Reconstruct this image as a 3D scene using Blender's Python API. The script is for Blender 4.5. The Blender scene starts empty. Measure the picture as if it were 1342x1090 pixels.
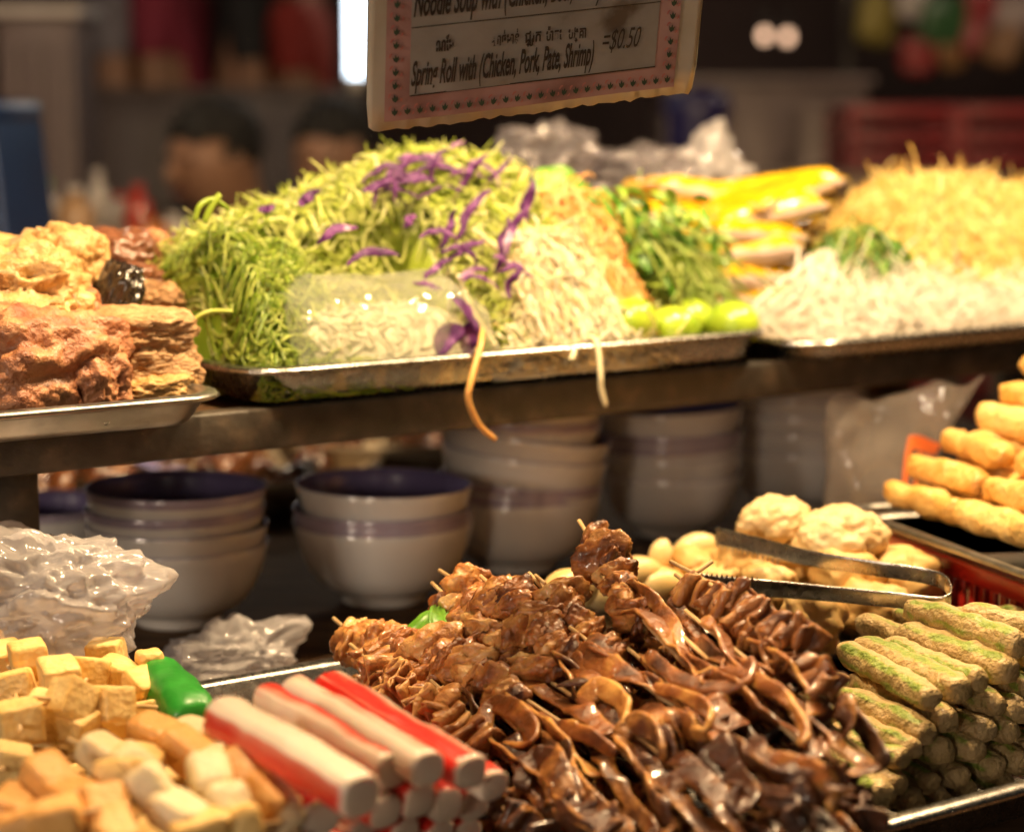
import bpy, bmesh, math, random
import numpy as np
from mathutils import Vector, Matrix

random.seed(7)
rng = np.random.default_rng(7)
R = math.radians
S = bpy.context.scene
COL = S.collection

# ------------------------------------------------------------------ camera
FPX = 2800.0
PITCH = math.atan(405 / FPX)
CAM = np.array([0.0, 0.0, 1.215])
cd = bpy.data.cameras.new('camera')
cam = bpy.data.objects.new('camera', cd)
COL.objects.link(cam)
cam.location = CAM
cam.rotation_euler = (math.pi / 2 - PITCH, 0, 0)
cd.sensor_width = 36
cd.lens = FPX / 1342 * 36
cd.clip_start = 0.02
cd.clip_end = 300
cd.dof.use_dof = True
cd.dof.focus_distance = 1.34
cd.dof.aperture_fstop = 4.0
cd.dof.aperture_blades = 0
S.camera = cam

# ------------------------------------------------------------------ world (night: very dim sky)
w = bpy.data.worlds.new('World'); S.world = w; w.use_nodes = True
nt = w.node_tree
sky = nt.nodes.new('ShaderNodeTexSky'); sky.sky_type = 'NISHITA'; sky.sun_disc = False
sky.sun_elevation = R(1.0); sky.sun_rotation = R(200)
nt.links.new(sky.outputs[0], nt.nodes['Background'].inputs[0])
nt.nodes['Background'].inputs[1].default_value = 0.02
S.view_settings.view_transform = 'Standard'
S.view_settings.look = 'None'
S.view_settings.gamma = 1.0
S.view_settings.exposure = 0.15
S.cycles.max_bounces = 8
S.cycles.transparent_max_bounces = 16
S.cycles.caustics_reflective = False
S.cycles.caustics_refractive = False
S.cycles.sample_clamp_indirect = 4

# ------------------------------------------------------------------ places
TH = R(35.5)                     # the stall stands turned to the right
UD = np.array([math.cos(TH), math.sin(TH), 0]); VD = np.array([-math.sin(TH), math.cos(TH), 0])
ZD = np.array([0, 0, 1.0])
_F = np.array([0, math.cos(PITCH), -math.sin(PITCH)]); _U = np.array([0, math.sin(PITCH), math.cos(PITCH)])
def ray(x, y): return _F + np.array([1.0, 0, 0]) * (x - 671) / FPX + _U * (545 - y) / FPX
def hit(x, y, z): r = ray(x, y); return CAM + r * (z - CAM[2]) / r[2]
def hitv(x, y, v): r = ray(x, y); return CAM + r * (v / r.dot(VD))          # on the upright plane v
def at(x, y, Y): r = ray(x, y); return CAM + r * (Y / r[1])
def W(u, v, z): return UD * u + VD * v + ZD * z
def uvz(P): P = np.asarray(P); return P @ UD, P @ VD, P[..., 2]

# ------------------------------------------------------------------ numpy noise
def _hash(i, j, k, s):
    n = (i * 374761393 + j * 668265263 + k * 2147483647 + s * 1274126177) & 0xffffffff
    n = ((n ^ (n >> 13)) * 1274126177) & 0xffffffff
    n = ((n ^ (n >> 16)) * 2246822519) & 0xffffffff
    return ((n ^ (n >> 15)) & 0xffff) / 32767.5 - 1
def vnoise(P, scale=1.0, seed=0):
    P = np.asarray(P, float) * scale + 1000.37
    i = np.floor(P).astype(np.int64); f = P - i; f = f * f * (3 - 2 * f); r = 0
    for dx in (0, 1):
        for dy in (0, 1):
            for dz in (0, 1):
                wt = (f[..., 0] if dx else 1 - f[..., 0]) * (f[..., 1] if dy else 1 - f[..., 1]) * (f[..., 2] if dz else 1 - f[..., 2])
                r = r + wt * _hash(i[..., 0] + dx, i[..., 1] + dy, i[..., 2] + dz, seed)
    return r
def fbm(P, scale=1.0, seed=0, oct=3):
    r = 0; a = 1
    for o in range(oct):
        r = r + a * vnoise(P, scale, seed + o * 17); a *= .5; scale *= 2.1
    return r

# ------------------------------------------------------------------ objects
ORG = {}
def tag(o, label=None, cat=None, group=None, kind=None):
    if label: o['label'] = label
    if cat: o['category'] = cat
    if group: o['group'] = group
    if kind: o['kind'] = kind
    return o
def thing(name, loc, label, cat, group=None):
    o = bpy.data.objects.new(name, None); COL.objects.link(o)
    o.empty_display_size = .02
    o.location = loc; ORG[o.name] = np.array(loc, float)
    return tag(o, label, cat, group)
def obj(name, V, F, mats, parent=None, smooth=True, attr=None, mi=None, origin=None):
    """one mesh object from world-space vertices"""
    V = np.asarray(V, float).reshape(-1, 3)
    if parent is not None: org = ORG[parent.name]
    elif origin is not None: org = np.asarray(origin, float)
    else:
        lo = V.min(0); hi = V.max(0); org = np.array([(lo[0] + hi[0]) / 2, (lo[1] + hi[1]) / 2, lo[2]])
    me = bpy.data.meshes.new(name)
    if isinstance(F, np.ndarray): F = F.tolist()
    me.from_pydata((V - org).tolist(), [], F)
    if not isinstance(mats, (list, tuple)): mats = [mats]
    for m in mats: me.materials.append(m)
    if mi is not None: me.polygons.foreach_set('material_index', np.asarray(mi, np.int32))
    if smooth: me.polygons.foreach_set('use_smooth', np.ones(len(me.polygons), bool))
    if attr:
        for k, a in attr.items():
            at_ = me.attributes.new(k, 'FLOAT', 'POINT'); at_.data.foreach_set('value', np.asarray(a, np.float32).ravel())
    me.update()
    o = bpy.data.objects.new(name, me); COL.objects.link(o)
    if parent is not None: o.parent = parent
    else: o.location = org
    ORG[o.name] = org
    return o
def copy_tree(o, parent=None):
    c = o.copy(); COL.objects.link(c); c.parent = parent
    for ch in o.children: copy_tree(ch, c)
    return c
class MB:
    def __init__(s): s.V = []; s.F = []; s.n = 0; s.A = {}; s.M = []
    def add(s, VF, m=0, **at_):
        V, F = VF[0], VF[1]
        V = np.asarray(V, float).reshape(-1, 3)
        if isinstance(F, np.ndarray): F = F.tolist()
        s.V.append(V); s.F += [[i + s.n for i in f] for f in F]; s.M += [m] * len(F)
        for k, a in at_.items(): s.A.setdefault(k, []).append(np.broadcast_to(np.asarray(a, float), (len(V),)))
        s.n += len(V); return s
    def build(s, name, mats, parent=None, **k):
        return obj(name, np.concatenate(s.V), s.F, mats, parent, attr={a: np.concatenate(b) for a, b in s.A.items()} or None,
                   mi=s.M if any(s.M) else None, **k)

# ------------------------------------------------------------------ shapes
def norm(a): a = np.asarray(a, float); return a / np.maximum(np.linalg.norm(a, axis=-1, keepdims=True), 1e-12)
def spline(P, n):
    P = np.asarray(P, float)
    if len(P) == 2: return P[0] + (P[1] - P[0]) * np.linspace(0, 1, n)[:, None]
    Q = np.vstack([2 * P[0] - P[1], P, 2 * P[-1] - P[-2]])
    t = np.linspace(0, len(P) - 1 - 1e-9, n); i = t.astype(int); f = (t - i)[:, None]
    a, b, c, d = Q[i], Q[i + 1], Q[i + 2], Q[i + 3]
    return .5 * (2 * b + (c - a) * f + (2 * a - 5 * b + 4 * c - d) * f ** 2 + (3 * b - a - 3 * c + d) * f ** 3)
def ellsec(m, n=2.0, a=1.0, b=1.0):
    t = np.linspace(0, 2 * math.pi, m, endpoint=False); c, s = np.cos(t), np.sin(t)
    return np.stack([a * np.sign(c) * np.abs(c) ** (2 / n), b * np.sign(s) * np.abs(s) ** (2 / n)], 1)
def sweep(path, sec, up=(0, 0, 1), sx=1.0, sy=1.0, caps=True):
    path = np.asarray(path, float); N = len(path); M_ = len(sec)
    T = norm(np.gradient(path, axis=0))
    up = np.broadcast_to(np.asarray(up, float), path.shape)
    side = norm(np.cross(T, up)); upp = np.cross(side, T)
    sx = np.broadcast_to(sx, (N,))[:, None, None]; sy = np.broadcast_to(sy, (N,))[:, None, None]
    V = path[:, None] + side[:, None] * (sec[None, :, 0:1] * sx) + upp[:, None] * (sec[None, :, 1:2] * sy)
    i = np.arange(N - 1)[:, None] * M_; j = np.arange(M_)[None]; k = (np.arange(M_) + 1)[None] % M_
    F = np.stack([i + j, i + k, i + M_ + k, i + M_ + j], -1).reshape(-1, 4).tolist()
    if caps: F += [list(range(M_))[::-1], list(range((N - 1) * M_, N * M_))]
    return V.reshape(-1, 3), F
def rounded(n, e=3):
    """section scale along a sweep whose ends close softly"""
    s = np.ones(n); q = np.sqrt(1 - (1 - (np.arange(e) + .15) / e) ** 2); s[:e] = q; s[-e:] = q[::-1]; return s
def tube(P, r, m=8, n=None, caps=True):
    p = spline(P, n) if n else np.asarray(P, float)
    d = norm(p[-1] - p[0]); up = (0, 0, 1) if abs(d[2]) < .9 else (1, .2, 0)
    return sweep(p, ellsec(m), up, r, r, caps)
def box(c0, c1, axes=(UD, VD, ZD)):
    A, B, C = axes
    V = [A * x + B * y + C * z for z in (c0[2], c1[2]) for y in (c0[1], c1[1]) for x in (c0[0], c1[0])]
    return np.array(V), [[0, 2, 3, 1], [4, 5, 7, 6], [0, 1, 5, 4], [2, 6, 7, 3], [0, 4, 6, 2], [1, 3, 7, 5]]
XYZ = (np.array([1., 0, 0]), np.array([0, 1., 0]), ZD)
def bbox(c0, c1, r=.003, axes=(UD, VD, ZD), seg=2):
    """bevelled box"""
    bm = bmesh.new(); bmesh.ops.create_cube(bm, size=1)
    h = [abs(b - a) for a, b in zip(c0, c1)]; m = [(a + b) / 2 for a, b in zip(c0, c1)]
    for v in bm.verts: v.co = Vector((v.co.x * h[0] + m[0], v.co.y * h[1] + m[1], v.co.z * h[2] + m[2]))
    bmesh.ops.bevel(bm, geom=bm.edges[:], offset=min(r, min(h) * .45), segments=seg, affect='EDGES', profile=.5)
    bm.verts.index_update()
    V = np.array([v.co[:] for v in bm.verts]); F = [[v.index for v in f.verts] for f in bm.faces]; bm.free()
    return V[:, 0:1] * axes[0] + V[:, 1:2] * axes[1] + V[:, 2:3] * axes[2], F
_ico = {}
def ico(sub):
    if sub not in _ico:
        bm = bmesh.new(); bmesh.ops.create_icosphere(bm, subdivisions=sub, radius=1); bm.verts.index_update()
        _ico[sub] = (np.array([v.co[:] for v in bm.verts]), [[v.index for v in f.verts] for f in bm.faces]); bm.free()
    return _ico[sub]
_cg = {}
def cubegrid(n):
    if n not in _cg:
        idx = {}; V = []; F = []
        def vid(p):
            k = tuple(int(round(c * n)) for c in p)
            if k not in idx: idx[k] = len(V); V.append(p)
            return idx[k]
        for ax in range(3):
            for sg in (-1, 1):
                for a in range(n):
                    for b in range(n):
                        q = []
                        for da, db in ((0, 0), (1, 0), (1, 1), (0, 1)):
                            p = [0, 0, 0]; p[ax] = sg; p[(ax + 1) % 3] = -1 + 2 * (a + da) / n; p[(ax + 2) % 3] = -1 + 2 * (b + db) / n
                            q.append(vid(tuple(p)))
                        F.append(q if sg > 0 else q[::-1])
        _cg[n] = (np.array(V, float), F)
    return _cg[n]
def rcube(c, half, axes=XYZ, e=8.0, n=8, amp=0, freq=60, seed=0, taper=0):
    """soft-cornered cube or pillow with small irregularity"""
    P, F = cubegrid(n)
    P = np.sin(P * math.pi / 2 * .98) if e > 5 else P
    q = P / (np.abs(P) ** e).sum(1, keepdims=True) ** (1 / e)
    q = q * np.asarray(half)
    if amp: q = q + norm(q) * (amp * fbm(q + seed * .37, freq, seed))[:, None]
    return np.asarray(c) + q[:, 0:1] * axes[0] + q[:, 1:2] * axes[1] + q[:, 2:3] * axes[2], F
def blob(c, rad, seed=0, sub=3, amp=.2, freq=1.6, ridge=0.0, rot=None, fine=0.0):
    P, F = ico(sub)
    d = fbm(P, freq, seed, 3) * amp
    if ridge: d = d - ridge * np.abs(fbm(P, freq * 1.7, seed + 5, 2))
    if fine: d = d - fine * np.abs(fbm(P * np.array([1, 1, 3.]), 3.6, seed + 11, 2))
    q = P * (1 + d)[:, None] * np.asarray(rad)
    if rot is not None: q = q @ np.array(rot).T
    return q + np.asarray(c), F
def randrot(s=None):
    r = random.Random(s) if s is not None else random
    return np.array((Matrix.Rotation(r.uniform(0, 6.28), 3, 'Z') @ Matrix.Rotation(r.uniform(0, 6.28), 3, 'X') @ Matrix.Rotation(r.uniform(0, 6.28), 3, 'Y')))
def axes_from(d, up=(0, 0, 1)):
    a = norm(d); s = norm(np.cross(up, a)); return (a, s, np.cross(a, s))
def lathe(prof, m=48, c=(0, 0, 0)):
    prof = np.asarray(prof, float); t = np.linspace(0, 2 * math.pi, m, endpoint=False)
    V = np.stack([prof[:, None, 0] * np.cos(t), prof[:, None, 0] * np.sin(t), np.broadcast_to(prof[:, None, 1], (len(prof), m))], -1)
    i = np.arange(len(prof) - 1)[:, None] * m; j = np.arange(m)[None]; k = (np.arange(m) + 1)[None] % m
    F = np.stack([i + j, i + k, i + m + k, i + m + j], -1).reshape(-1, 4).tolist()
    return V.reshape(-1, 3) + np.asarray(c), F
def strands(paths, wd, tk, up=None):
    """many thin strips at once: paths (n,k,3)"""
    n, k, _ = paths.shape
    T = norm(np.gradient(paths, axis=1))
    if up is None: up = rng.normal(size=(n, 1, 3)) * .6 + np.array([0, 0, 1.])
    side = norm(np.cross(T, np.broadcast_to(up, paths.shape))); upp = np.cross(side, T)
    tp = np.ones(k); tp[0] = tp[-1] = .45
    a = np.broadcast_to(wd, (n,))[:, None, None] * tp[None, :, None] / 2; b = np.broadcast_to(tk, (n,))[:, None, None] / 2
    V = np.stack([paths + side * a, paths + upp * b, paths - side * a, paths - upp * b], 2)       # n,k,4,3
    base = (np.arange(n)[:, None, None] * k + np.arange(k - 1)[None, :, None]) * 4
    j = np.arange(4)[None, None]; jj = (np.arange(4) + 1)[None, None] % 4
    F = np.stack([base + j, base + jj, base + 4 + jj, base + 4 + j], -1).reshape(-1, 4)
    return V.reshape(-1, 3), F
def heightfield(H, u0, u1, v0, v1, n=50, m=40, zb=1.0):
    u = np.linspace(u0, u1, n); v = np.linspace(v0, v1, m); uu, vv = np.meshgrid(u, v, indexing='ij')
    z = np.maximum(H(uu, vv), zb)
    V = uu[..., None] * UD + vv[..., None] * VD + z[..., None] * ZD
    i = np.arange(n - 1)[:, None] * m; j = np.arange(m - 1)[None]
    F = np.stack([i + j, i + m + j, i + m + j + 1, i + j + 1], -1).reshape(-1, 4); zf = V.reshape(-1, 3)[:, 2]
    return V.reshape(-1, 3), F[zf[F].max(1) > zb + 1e-5]
def heap_strands(H, box_, n, length, wd, tk, k=7, lift=(0, .008), wave=.35, zmin=None, jit=.2, fly=.04, dirbias=None, seed=0, keep=None, steep=None):
    """strips lying over the heap H(u,v) in all directions"""
    g = np.random.default_rng(seed)
    u0, u1, v0, v1 = box_
    u = g.uniform(u0, u1, n * 8); v = g.uniform(v0, v1, n * 8)
    h = H(u, v); e_ = .004; gu = (H(u + e_, v) - H(u - e_, v)) / (2 * e_); gv = (H(u, v + e_) - H(u, v - e_)) / (2 * e_)
    ok = (h > (zmin if zmin is not None else 1.0)) & (g.random(len(u)) < np.sqrt(1 + gu ** 2 + gv ** 2) / 3.0); u, v, gu, gv = u[ok][:n], v[ok][:n], gu[ok][:n], gv[ok][:n]; n = len(u)
    a = g.uniform(0, 2 * math.pi, n) if dirbias is None else g.normal(dirbias[0], dirbias[1], n)
    L = g.uniform(*length, n); L0 = L; L = L / np.sqrt(1 + (gu * np.cos(a) + gv * np.sin(a)) ** 2); s = np.linspace(-.5, .5, k)[None]
    if steep:
        fl = np.abs(gu * np.cos(a) + gv * np.sin(a)) < steep; u, v, gu, gv, a, L, L0 = u[fl], v[fl], gu[fl], gv[fl], a[fl], L[fl], L0[fl]; n = len(u)
    cur = g.normal(0, wave, n)[:, None] * 2
    ang = a[:, None] + cur * s + .4 * g.normal(size=(n, 1)) * np.sin(s * 7 + g.uniform(0, 6, (n, 1)))
    du = np.cumsum(np.cos(ang), 1) * (L / k)[:, None]; dv = np.cumsum(np.sin(ang), 1) * (L / k)[:, None]
    pu = u[:, None] + du - du.mean(1, keepdims=True); pv = v[:, None] + dv - dv.mean(1, keepdims=True)
    pv = np.maximum(pv, v0 + g.uniform(0, .006, (n, 1)))
    if keep: pu = np.maximum(pu, keep - np.clip(pv - 1.42, 0, .1) * .6)
    z = H(pu, pv)
    zc = z.mean(1, keepdims=True)
    tilt = g.normal(0, jit, (n, 1)) * s * L[:, None]
    z = z * .8 + zc * .2 + g.uniform(*lift, (n, 1)) + tilt + .5 * g.normal(0, wave, (n, 1)) * L[:, None] * (s ** 2 - .08)
    f = g.random(n) < fly
    z[f] += (np.abs(s) * g.uniform(.1, .7, (n, 1)) * L[:, None])[f]
    if zmin is not None: z = np.maximum(z, zmin)
    good = (z.max(1) - z.min(1)) < L0 * 1.6
    if steep: good &= (z.max(1) - z.min(1)) < L0 * .62
    pu, pv, z, n = pu[good], pv[good], z[good], int(good.sum())
    P = pu[..., None] * UD + pv[..., None] * VD + z[..., None] * ZD
    V, F = strands(P, g.uniform(wd[0], wd[1], n), g.uniform(tk[0], tk[1], n))
    rnd = np.repeat(g.random(n), k * 4)
    return V, F, rnd

# ------------------------------------------------------------------ materials
def C4(c): return (c[0], c[1], c[2], 1)
_mats = {}
def mat(name, ramp, scale=30, rough=.5, bump=.15, bscale=None, bdist=.002, sss=0, coat=0, metal=0, attr=None, amix=0, detail=4, rvar=0,
        spec=.5, stretch=None, rnd=0.0, crough=.08, trans=0, sssr=(1, .4, .2), voro=0, emis=None):
    if name in _mats: return _mats[name]
    m = bpy.data.materials.new(name); _mats[name] = m; m.use_nodes = True
    t = m.node_tree; N = t.nodes; L = t.links; b = N['Principled BSDF']
    if isinstance(ramp[0], (int, float)): ramp = [(0, ramp), (1, ramp)]
    tc = N.new('ShaderNodeTexCoord'); vec = tc.outputs['Object']
    oi = N.new('ShaderNodeObjectInfo')
    ad = N.new('ShaderNodeVectorMath'); ad.operation = 'ADD'
    sc = N.new('ShaderNodeVectorMath'); sc.operation = 'SCALE'; sc.inputs[0].default_value = (7.1, 3.7, 5.3)
    L.new(oi.outputs['Random'], sc.inputs['Scale']); L.new(vec, ad.inputs[0]); L.new(sc.outputs[0], ad.inputs[1]); vec = ad.outputs[0]
    if stretch:
        mp = N.new('ShaderNodeMapping'); mp.inputs['Scale'].default_value = stretch; L.new(vec, mp.inputs[0]); vec = mp.outputs[0]
    nz = N.new('ShaderNodeTexNoise'); nz.inputs['Scale'].default_value = scale; nz.inputs['Detail'].default_value = detail
    L.new(vec, nz.inputs['Vector'])
    fac = nz.outputs['Fac']
    mr = N.new('ShaderNodeMapRange'); mr.inputs[1].default_value = .28; mr.inputs[2].default_value = .72; L.new(fac, mr.inputs[0]); fac = mr.outputs[0]
    if attr:
        an = N.new('ShaderNodeAttribute'); an.attribute_name = attr
        mx = N.new('ShaderNodeMix'); mx.inputs[0].default_value = amix
        L.new(fac, mx.inputs[2]); L.new(an.outputs['Fac'], mx.inputs[3]); fac = mx.outputs[0]
    if rnd:
        ma = N.new('ShaderNodeMath'); ma.operation = 'MULTIPLY_ADD'; ma.inputs[1].default_value = rnd; ma.inputs[2].default_value = -rnd / 2
        L.new(oi.outputs['Random'], ma.inputs[0])
        m2 = N.new('ShaderNodeMath'); m2.operation = 'ADD'; L.new(ma.outputs[0], m2.inputs[0]); L.new(fac, m2.inputs[1]); fac = m2.outputs[0]
    cr = N.new('ShaderNodeValToRGB'); e = cr.color_ramp.elements
    while len(e) < len(ramp): e.new(.5)
    for el, (p, c) in zip(e, ramp): el.position = p; el.color = C4(c)
    L.new(fac, cr.inputs[0]); L.new(cr.outputs[0], b.inputs['Base Color'])
    b.inputs['Roughness'].default_value = rough
    if rvar:
        r2 = N.new('ShaderNodeMapRange'); r2.inputs[3].default_value = max(rough - rvar, .02); r2.inputs[4].default_value = min(rough + rvar, 1)
        n3 = N.new('ShaderNodeTexNoise'); n3.inputs['Scale'].default_value = scale * 2.3; L.new(vec, n3.inputs['Vector'])
        L.new(n3.outputs['Fac'], r2.inputs[0]); L.new(r2.outputs[0], b.inputs['Roughness'])
    b.inputs['Metallic'].default_value = metal; b.inputs['Specular IOR Level'].default_value = spec
    b.inputs['Coat Weight'].default_value = coat; b.inputs['Coat Roughness'].default_value = crough
    b.inputs['Transmission Weight'].default_value = trans
    if sss:
        b.inputs['Subsurface Weight'].default_value = sss; b.inputs['Subsurface Radius'].default_value = sssr; b.inputs['Subsurface Scale'].default_value = .006
    if bump:
        n2 = N.new('ShaderNodeTexNoise'); n2.inputs['Scale'].default_value = bscale or scale * 3; n2.inputs['Detail'].default_value = 5
        L.new(vec, n2.inputs['Vector']); src = n2.outputs['Fac']
        if voro:
            vo = N.new('ShaderNodeTexVoronoi'); vo.inputs['Scale'].default_value = voro; L.new(vec, vo.inputs['Vector'])
            mm = N.new('ShaderNodeMath'); mm.operation = 'ADD'; L.new(src, mm.inputs[0]); L.new(vo.outputs['Distance'], mm.inputs[1]); src = mm.outputs[0]
        bp = N.new('ShaderNodeBump'); bp.inputs['Strength'].default_value = bump; bp.inputs['Distance'].default_value = bdist
        L.new(src, bp.inputs['Height']); L.new(bp.outputs[0], b.inputs['Normal'])
    if emis:
        b.inputs['Emission Color'].default_value = C4(emis[0]); b.inputs['Emission Strength'].default_value = emis[1]
    return m
def plastic(name, tint=(.9, .88, .86), fog=.3, rough=.15, fogcol=None, bump=.3, bscale=40):
    """thin clear film: see-through, shiny, a little milky"""
    m = bpy.data.materials.new(name); m.use_nodes = True; t = m.node_tree; N = t.nodes; L = t.links
    N.remove(N['Principled BSDF']); out = N['Material Output']
    tr = N.new('ShaderNodeBsdfTransparent'); tr.inputs[0].default_value = C4(tint)
    gl = N.new('ShaderNodeBsdfGlossy'); gl.inputs['Roughness'].default_value = rough
    df = N.new('ShaderNodeBsdfDiffuse'); df.inputs[0].default_value = C4(fogcol or (.75, .73, .72))
    tl = N.new('ShaderNodeBsdfTranslucent'); tl.inputs[0].default_value = C4(fogcol or (.75, .73, .72))
    lw = N.new('ShaderNodeLayerWeight'); lw.inputs[0].default_value = .5
    pw_ = N.new('ShaderNodeMath'); pw_.operation = 'POWER'; pw_.inputs[1].default_value = 3.0; L.new(lw.outputs['Facing'], pw_.inputs[0])
    fr = N.new('ShaderNodeMath'); fr.operation = 'MULTIPLY_ADD'; fr.inputs[1].default_value = .5; fr.inputs[2].default_value = .06; L.new(pw_.outputs[0], fr.inputs[0])
    nz = N.new('ShaderNodeTexNoise'); nz.inputs['Scale'].default_value = bscale; nz.inputs['Detail'].default_value = 3
    tc = N.new('ShaderNodeTexCoord'); L.new(tc.outputs['Object'], nz.inputs['Vector'])
    bp = N.new('ShaderNodeBump'); bp.inputs['Strength'].default_value = bump; bp.inputs['Distance'].default_value = .004; L.new(nz.outputs['Fac'], bp.inputs['Height'])
    for n_ in (gl, lw, df): L.new(bp.outputs[0], n_.inputs['Normal'])
    m0 = N.new('ShaderNodeMixShader'); m0.inputs[0].default_value = .5; L.new(df.outputs[0], m0.inputs[1]); L.new(tl.outputs[0], m0.inputs[2])
    m1 = N.new('ShaderNodeMixShader'); m1.inputs[0].default_value = fog; L.new(tr.outputs[0], m1.inputs[1]); L.new(m0.outputs[0], m1.inputs[2])
    m2 = N.new('ShaderNodeMixShader'); L.new(fr.outputs[0], m2.inputs[0]); L.new(m1.outputs[0], m2.inputs[1]); L.new(gl.outputs[0], m2.inputs[2])
    L.new(m2.outputs[0], out.inputs[0]); return m
def emit(name, c, s):
    m = bpy.data.materials.new(name); m.use_nodes = True; b = m.node_tree.nodes['Principled BSDF']
    b.inputs['Base Color'].default_value = C4(c); b.inputs['Emission Color'].default_value = C4(c); b.inputs['Emission Strength'].default_value = s
    return m

steel = mat('steel', [(0, (.42, .41, .39)), (1, (.6, .58, .55))], scale=60, rough=.27, metal=1, bump=.06, bscale=200, bdist=.001, rvar=.1)
steel_dull = mat('steel_dull', [(0, (.3, .29, .27)), (1, (.5, .48, .45))], scale=40, rough=.34, metal=1, bump=.12, bscale=120, bdist=.001, rvar=.12)
iron = mat('iron_paint', [(0, (.03, .024, .018)), (.6, (.06, .048, .036)), (1, (.12, .085, .055))], scale=45, rough=.5, bump=.3, bscale=160)
wood_dark = mat('dark_wood', [(0, (.04, .022, .012)), (.5, (.085, .046, .022)), (1, (.14, .08, .04))], scale=9, rough=.7, spec=.18, bump=.2, bscale=60, stretch=(1, 6, 6), rvar=.12)
bamboo = mat('bamboo', [(0, (.5, .3, .12)), (1, (.72, .5, .25))], scale=60, rough=.55, bump=.2, stretch=(1, 1, 1))

# ------------------------------------------------------------------ lamps of the stall (above the frame), added front fill lamps
WARM = (1.0, .70, .38)
lamp_enamel = mat('lamp_enamel', (.75, .74, .7), rough=.3, bump=0)
bulb_glow = emit('bulb_glow', (1, .75, .45), 30)
cable_black = mat('cable_black', (.02, .02, .02), rough=.5, bump=0)
def pendant(P, power, label, rad=.035, col=WARM, group=None):
    P = np.asarray(P, float)
    t = thing('pendant_lamp', P, label, 'lamp', group)
    pr = [(.012, .10), (.03, .095), (.07, .06), (.11, .015), (.13, 0), (.128, -.002), (.108, .012), (.068, .056), (.028, .09), (.01, .095)]
    obj('lamp_shade', *lathe(pr, 40, P), lamp_enamel, t)
    pb = [(.0005, .0), (.014, .004), (.025, .016), (.029, .032), (.024, .05), (.014, .066), (.0125, .088)]
    obj('bulb', *lathe(pb, 24, P + ZD * .01), bulb_glow, t)
    obj('cable', *tube([P + ZD * .095, P + ZD * .6, P + ZD * 1.2], .004, 6), cable_black, t)
    ld = bpy.data.lights.new('bulb_light', 'POINT'); ld.energy = power; ld.color = col; ld.shadow_soft_size = rad
    lo = bpy.data.objects.new('bulb_light', ld); COL.objects.link(lo); lo.parent = t; lo.location = (0, 0, -.035)
pendant(W(.62, 1.11, 1.86), 44, 'enamel pendant lamp hung above the meat tray end of the stall')
pendant(W(1.10, 1.11, 1.86), 44, 'enamel pendant lamp hung above the middle of the stall')
pendant(W(1.60, 1.11, 1.86), 44, 'enamel pendant lamp hung above the noodle end of the stall')
pendant((-2.3, -1.0, 1.42), 120, 'enamel pendant lamp added as unseen front fill, off the meat end', .2, (1, .80, .60))  # from here: unseen fill lamps added in front to brighten the bowls
pendant((-1.1, -2.3, 1.55), 74, 'enamel pendant lamp added as unseen front fill, at the middle', .2, (1, .80, .60))
pendant((1.1, -2.3, 1.62), 12, 'enamel pendant lamp added as unseen front fill, toward the noodle end', .2, (1, .80, .60))

# ------------------------------------------------------------------ ground
ground_m = mat('street', [(0, (.03, .027, .025)), (1, (.07, .062, .056))], scale=2, rough=.6, bump=.3, bscale=30)
tag(obj('ground', [(-60, -20, 0), (60, -20, 0), (60, 120, 0), (-60, 120, 0)], [[0, 1, 2, 3]], ground_m, smooth=False), kind='structure')

# ------------------------------------------------------------------ the stall
ZT = .80
st = thing('food_stall', W(1.1, 1.3, 0), 'dark wooden food stall with a raised shelf on iron posts', 'stall')
obj('tabletop', *bbox((.0, .745, ZT - .03), (2.15, 2.3, ZT), .003), wood_dark, st)
# oilcloth with a small red-brown pattern hanging over the front edge
cloth = mat('oilcloth', [(0, (.025, .012, .01)), (.55, (.04, .018, .014)), (.7, (.16, .05, .025)), (1, (.22, .08, .04))], scale=70, rough=.4, bump=.1, detail=1)
mb = MB(); uu = np.linspace(.0, 2.15, 120)
Vc = []; rows = np.linspace(ZT + .002, .12, 14)
for z in rows:
    for u in uu: Vc.append(W(u, .735 + .008 * math.sin(u * 40) * (ZT - z) + .004 * math.sin(u * 17), z))
n_ = len(uu)
Fc = [[i * n_ + j, i * n_ + j + 1, (i + 1) * n_ + j + 1, (i + 1) * n_ + j] for i in range(13) for j in range(n_ - 1)]
obj('front_cloth', Vc, Fc, cloth, st)
obj('shelf_board', *bbox((.05, 1.345, .982), (2.1, 1.80, 1.0), .002), wood_dark, st)
mb = MB(); mb.add(bbox((.05, 1.325, .973), (2.1, 1.344, 1.003), .002)); obj('front_rail', mb.V[0], mb.F, iron, st)
for u, v in ((.565, 1.395), (2.02, 1.395), (.2, 1.76), (2.02, 1.76)):
    obj('post', *bbox((u - .016, v - .016, ZT), (u + .016, v + .016, .982), .002), iron, st)
for u, v in ((.1, .82), (2.05, .82), (.1, 2.2), (2.05, 2.2)):
    obj('leg', *bbox((u - .03, v - .03, 0), (u + .03, v + .03, ZT - .03), .003), iron, st)
panel_m = mat('panel_wood', [(0, (.11, .065, .035)), (1, (.19, .115, .065))], scale=7, rough=.6, bump=.15, stretch=(5, 5, 1))
obj('side_panel', *bbox((1.56, 1.66, ZT), (1.73, 1.68, .982), .002), panel_m, st)

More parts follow.
